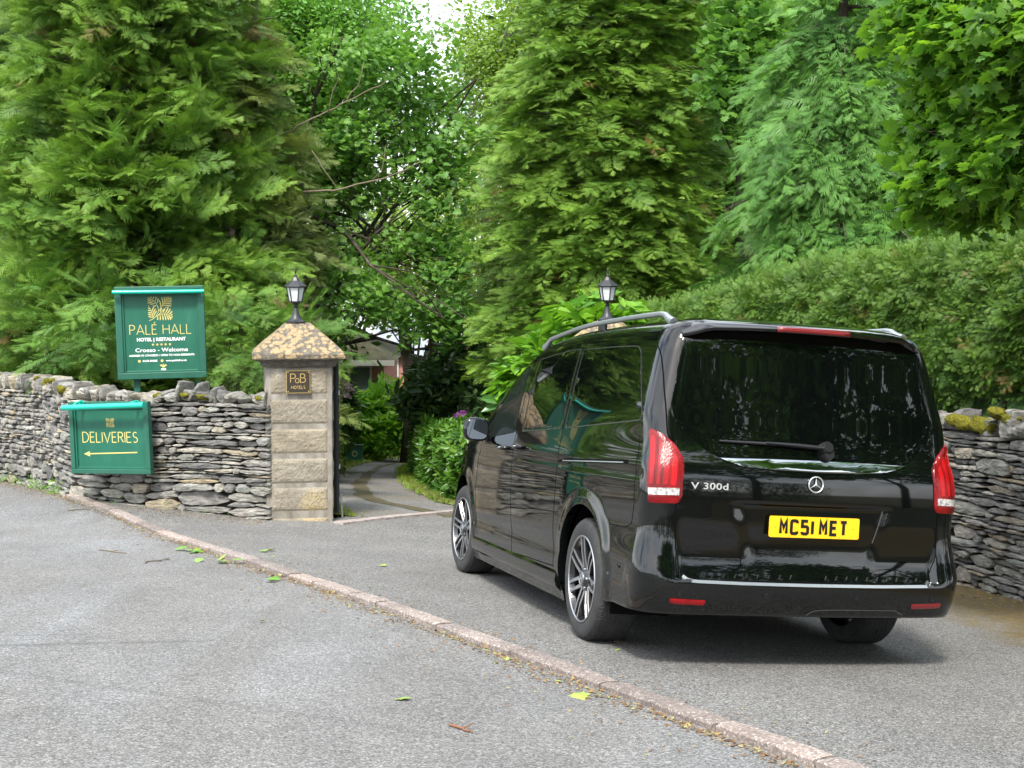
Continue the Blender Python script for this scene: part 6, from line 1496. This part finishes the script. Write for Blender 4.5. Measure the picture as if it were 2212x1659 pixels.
# small green board up the drive
q=gat(768,1003)
sgn_=empty('estate_sign',tuple(q),'small dark green board on posts at the left bend of the driveway','sign board',rz=rad(6))
D_=q[1]; w_=34*D_/F0; h_=32*D_/F0
mb=MB(); mb.box((0,0,h_/2+.06),(w_,.03,h_)); mb.build('panel',M_SFRAME,sgn_); mb=MB(); mb.tube([(-w_/2-.01,-.05,h_+.07),(w_/2+.03,-.05,h_+.07)],.02,8); mb.build('light_bar',M_SGREEN,sgn_)
mb=MB(); mb.add([(x,-.0165,z) for x,z in ribbon2(arc(0,h_*.62,.05,.055,0,360,16),.012)[0]],ribbon2(arc(0,h_*.62,.05,.055,0,360,16),.012)[1]); e_=mb.build('emblem',M_SGOLD,sgn_); so_=e_.modifiers.new('s','SOLIDIFY'); so_.thickness=.002
for sx_ in (-1,1): mb=MB(); mb.box((sx_*w_*.4,.03,.12),(.035,.03,.3)); mb.build('post',M_SFRAME,sgn_)
# ------------------------------------------------------------------ bits on the road
M_LITTER=mat('dry_litter',(.2,.12,.05),.9); t=NT(M_LITTER); a=t.attr(); t.col(t.ramp(a[0],(0,(.06,.04,.02)),(.45,(.15,.075,.03)),(.72,(.22,.13,.06)),(.9,(.30,.25,.09)),(1,(.24,.30,.07))))
rg=np.random.default_rng(8); n=5200; s_=rg.uniform(0,KS[-1]-3,n)*1.0; lat=-.075-np.abs(rg.normal(0,.085,n))*(.6+.6*np.sin(s_*1.3)**2); k_=rg.random(n)<.10; lat=np.where(k_,lat-np.abs(rg.normal(0,.3,n)),lat); k2_=rg.random(n)<.07; lat=np.where(k2_,.08+np.abs(rg.normal(0,.12,n)),lat)
pos=np.column_stack([np.interp(s_,KS,KL[:,0]),np.interp(s_,KS,KL[:,1])])+np.column_stack([np.interp(s_,KS,KN[:,0]),np.interp(s_,KS,KN[:,1])])*lat[:,None]
P_=np.column_stack([pos,gz(pos[:,0],pos[:,1])+np.where(lat<0,-.022,.004)]); chip=(np.array([[(0,-.25,0),(0,.25,0),(1,0,.12)]]),np.zeros(3)); lf_=(np.array([[(0,0,0),(.4,.3,.05),(1,0,0)],[(0,0,0),(1,0,0),(.4,-.3,.05)]]),np.zeros(6))
# loose needles and scraps against the walls as well
m_=2600; uL=rg.uniform(0,LP.L-.5,m_); pL,nL=LP.at(uL); pw=pL+nL*(np.abs(rg.normal(0,.22,m_))+.03)[:,None]; P2_=np.column_stack([pw,gz(pw[:,0],pw[:,1])+np.where(pw[:,0]<-4.75,-.022,.006)])
m2=2200; uR=rg.uniform(0,RP.L-.5,m2); pR,nR=RP.at(uR); pw=pR+nR*(np.abs(rg.normal(0,.3,m2))+.02)[:,None]; P3_=np.column_stack([pw,gz(pw[:,0],pw[:,1])+.006])
PA=np.concatenate([P_,P2_,P3_]); N_=len(PA); V,F,A=scatter([chip,lf_],PA,np.column_stack([rg.normal(0,1,(N_,2)),rg.normal(0,.12,N_)]),np.column_stack([rg.normal(0,.25,(N_,2)),np.ones(N_)]),rg.uniform(.008,.028,N_)*np.where(rg.random(N_)<.06,1.7,1),np.column_stack([rg.random(N_)**.9,rg.random(N_),np.zeros(N_)]),rg)
tag(fastmesh('leaf_litter',V,F,M_LITTER,None,A),'brown and yellow scraps of leaf litter along the kerb and walls','litter',kind='stuff')
L_FALL=leaf_mat('fallen_leaf',(.10,.22,.03),(.18,.26,.08),(.22,.27,.12),.15)
def fallen(px,py,n,size,label,seed,tone=.5):
    q=gat(px,py); kk=np.linalg.norm(KL-q[:2],axis=1).argmin(); q[2]+=(-.027 if (q[:2]-KL[kk])@KN[kk]<-.06 else 0.); rg=np.random.default_rng(seed); r=empty('fallen_leaf' if n==1 else 'leaf_cluster',(q[0],q[1],q[2]-.0),label,'leaf' if n==1 else 'leaves','green leaves blown on to the tarmac')
    P_=np.column_stack([rg.normal(0,size*.6 if n>1 else 0,n),rg.normal(0,size*.5 if n>1 else 0,n),rg.uniform(.002,.02 if n>1 else .004,n)+.006])
    V,F,A=scatter([MAP],P_,np.column_stack([rg.normal(0,1,(n,2)),rg.normal(.1,.2,n)]),np.column_stack([rg.normal(0,.25,(n,2)),np.ones(n)]),size*rg.uniform(.7,1.1,n),np.column_stack([np.clip(rg.normal(tone,.25,n),0,1),rg.random(n),rg.random(n)*.7]),rg)
    fastmesh('leaf',V,F,L_FALL,r,A); return r
fallen(415,1193,5,.11,'dark green leaf cluster lying on the kerb edge, furthest from the camera',1,.1); fallen(480,1215,6,.10,'yellow-green leaf cluster lying against the kerb, nearer the camera',2,.8)
fallen(890,1499,1,.085,'single curled green leaf alone in the middle of the road',3,.5); fallen(1247,1487,1,.115,'pale grey-green leaf lying flat just below the kerb',4,1.)
fallen(828,1227,1,.10,'pale leaf on the forecourt left of the front wheel',5,1.); fallen(557,1195,2,.10,'pale leaf on the forecourt just above the kerb',6,1.); fallen(595,1253,2,.09,'drab leaf scrap against the road side of the kerb',7,.3); fallen(1340,1402,1,.05,'tiny yellow leaf on the forecourt by the rear wheel',8,.9)
fallen(2040,1322,1,.075,'pale leaf beside the van bumper at its right end',9,.9); fallen(567,1340,1,.05,'tiny green scrap on the road below the kerb',10,.2)
def twig(px,py,px2,py2,r_,label,seed,mt=M_TWIG):
    a=gat(px,py);b=gat(px2,py2); rg=np.random.default_rng(seed); P_=[a+(b-a)*t+np.append(rg.normal(0,.012,2),(-.022 if seed<5 else .006)+rg.uniform(0,.003)) for t in np.linspace(0,1,7)]
    c=P_[0].copy(); mb=MB(); mb.tube(np.array(P_)-c,np.linspace(r_,r_*.5,7),6); k=P_[3]-c; mb.tube([k,k+(b-a)*.2+[.02,.05,0.01]],[r_*.6,r_*.3],5)
    o=mb.build('fallen_twig',mt,smooth=True); o.location=c; tag(o,label,'twig','twigs lying on the road')
M_TW2=mat('reddish_bark_strip',(.20,.09,.05),.9)
twig(980,1556,1032,1572,.007,'short reddish strip of bark on the road, nearest the camera',1,M_TW2); twig(218,1192,277,1198,.006,'dark twig on the road, second from the wall',2); twig(313,1217,368,1210,.006,'dark twig on the road halfway to the leaf clusters',3); twig(150,1108,198,1104,.006,'dark twig on the road nearest the wall corner',4); twig(1335,1385,1362,1392,.004,'thin brown twig on the forecourt behind the rear wheel',5)
# ------------------------------------------------------------------ trees on our own side of the road, mirrored in the paintwork
def rear_tree(x,y,h,r_,seed,label,m=L_SYC):
    rg=np.random.default_rng(seed); L_=[]
    for k in range(13):
        a=rg.uniform(0,6.28); q=rg.uniform(0,1)**.6*r_; L_.append((math.cos(a)*q,math.sin(a)*q,h*rg.uniform(.42,1.),r_*.42,r_*.42,r_*.32))
    broadleaf('roadside_tree',label,(x,y,gz(x,y)-.05),L_,m,CL_M,.58,8,seed,trunk=[(0,0,0),(.1,0,h*.25),(0,.1,h*.5),(.1,0,h*.7)],limbn=1,group='trees on the near side of the road')
for a in ((4.5,-7.5,11,3.8,81,'broad tree on the near roadside, first right of the camera'),(9,-4.5,11,4.2,82,'broad tree on the near roadside, second right of the camera'),(13.5,-.8,11,3.8,83,'broad tree on the near roadside, third right of the camera'),(8,-13,13,5,84,'tall tree on the near roadside behind the two nearest'),(14.5,4,11,4,85,'tree behind the right-hand wall, outermost beside the road')): rear_tree(*a)
def bank(name,pts,seed,label):
    rg=np.random.default_rng(seed); PP=[]
    for (x,y,rx,ry,rz) in pts:
        n=int(60*rx); d=rg.normal(0,1,(n,3)); d/=np.linalg.norm(d,axis=1)[:,None]; d[:,2]=np.abs(d[:,2]); PP.append(np.array([x,y,gz(x,y)])+d*rg.uniform(.7,1.05,n)[:,None]*np.array([rx,ry,rz]))
    P_=np.concatenate(PP); n=len(P_); V,F,A=scatter(CL_O,P_,rg.normal(0,1,(n,3)),rg.normal(0,1,(n,3)),.6*rg.uniform(.7,1.3,n),rg.random((n,3)),rg); tag(fastmesh(name,V,F,L_DARK,None,A),label,'bushes',kind='stuff')
bank('roadside_bushes',[(-14+k*2.4,-9.5-.25*abs(k-6)*1.0+rw_.uniform(-.5,.5),1.8,1.4,rw_.uniform(2.,3.4)) for k in range(14)],9,'bank of bushes along the near side of the road')

rg=np.random.default_rng(77); n=70; u=np.where(rg.random(n)<.8,rg.uniform(2.9,6.2,n),rg.uniform(.1,2.9,n)); pw,nw=LP.at(u); pw=pw+nw*rg.uniform(.03,.14,n)[:,None]; k=u<2.9; n2=int(k.sum())
P_=np.column_stack([pw,gz(pw[:,0],pw[:,1])+rg.uniform(-.01,.05,n)]); V,F,A=scatter(CL_O+[FR_H[0]],P_,rg.normal(0,1,(n,3))+[0,0,.6],rg.normal(0,.4,(n,3))+[0,0,1],np.where(k,.05,rg.uniform(.06,.15,n)),rg.random((n,3)),rg)
tag(fastmesh('weeds',V,F,L_IVY,None,A),'small green weeds rooted at the foot of the left slate wall','weeds',kind='stuff')
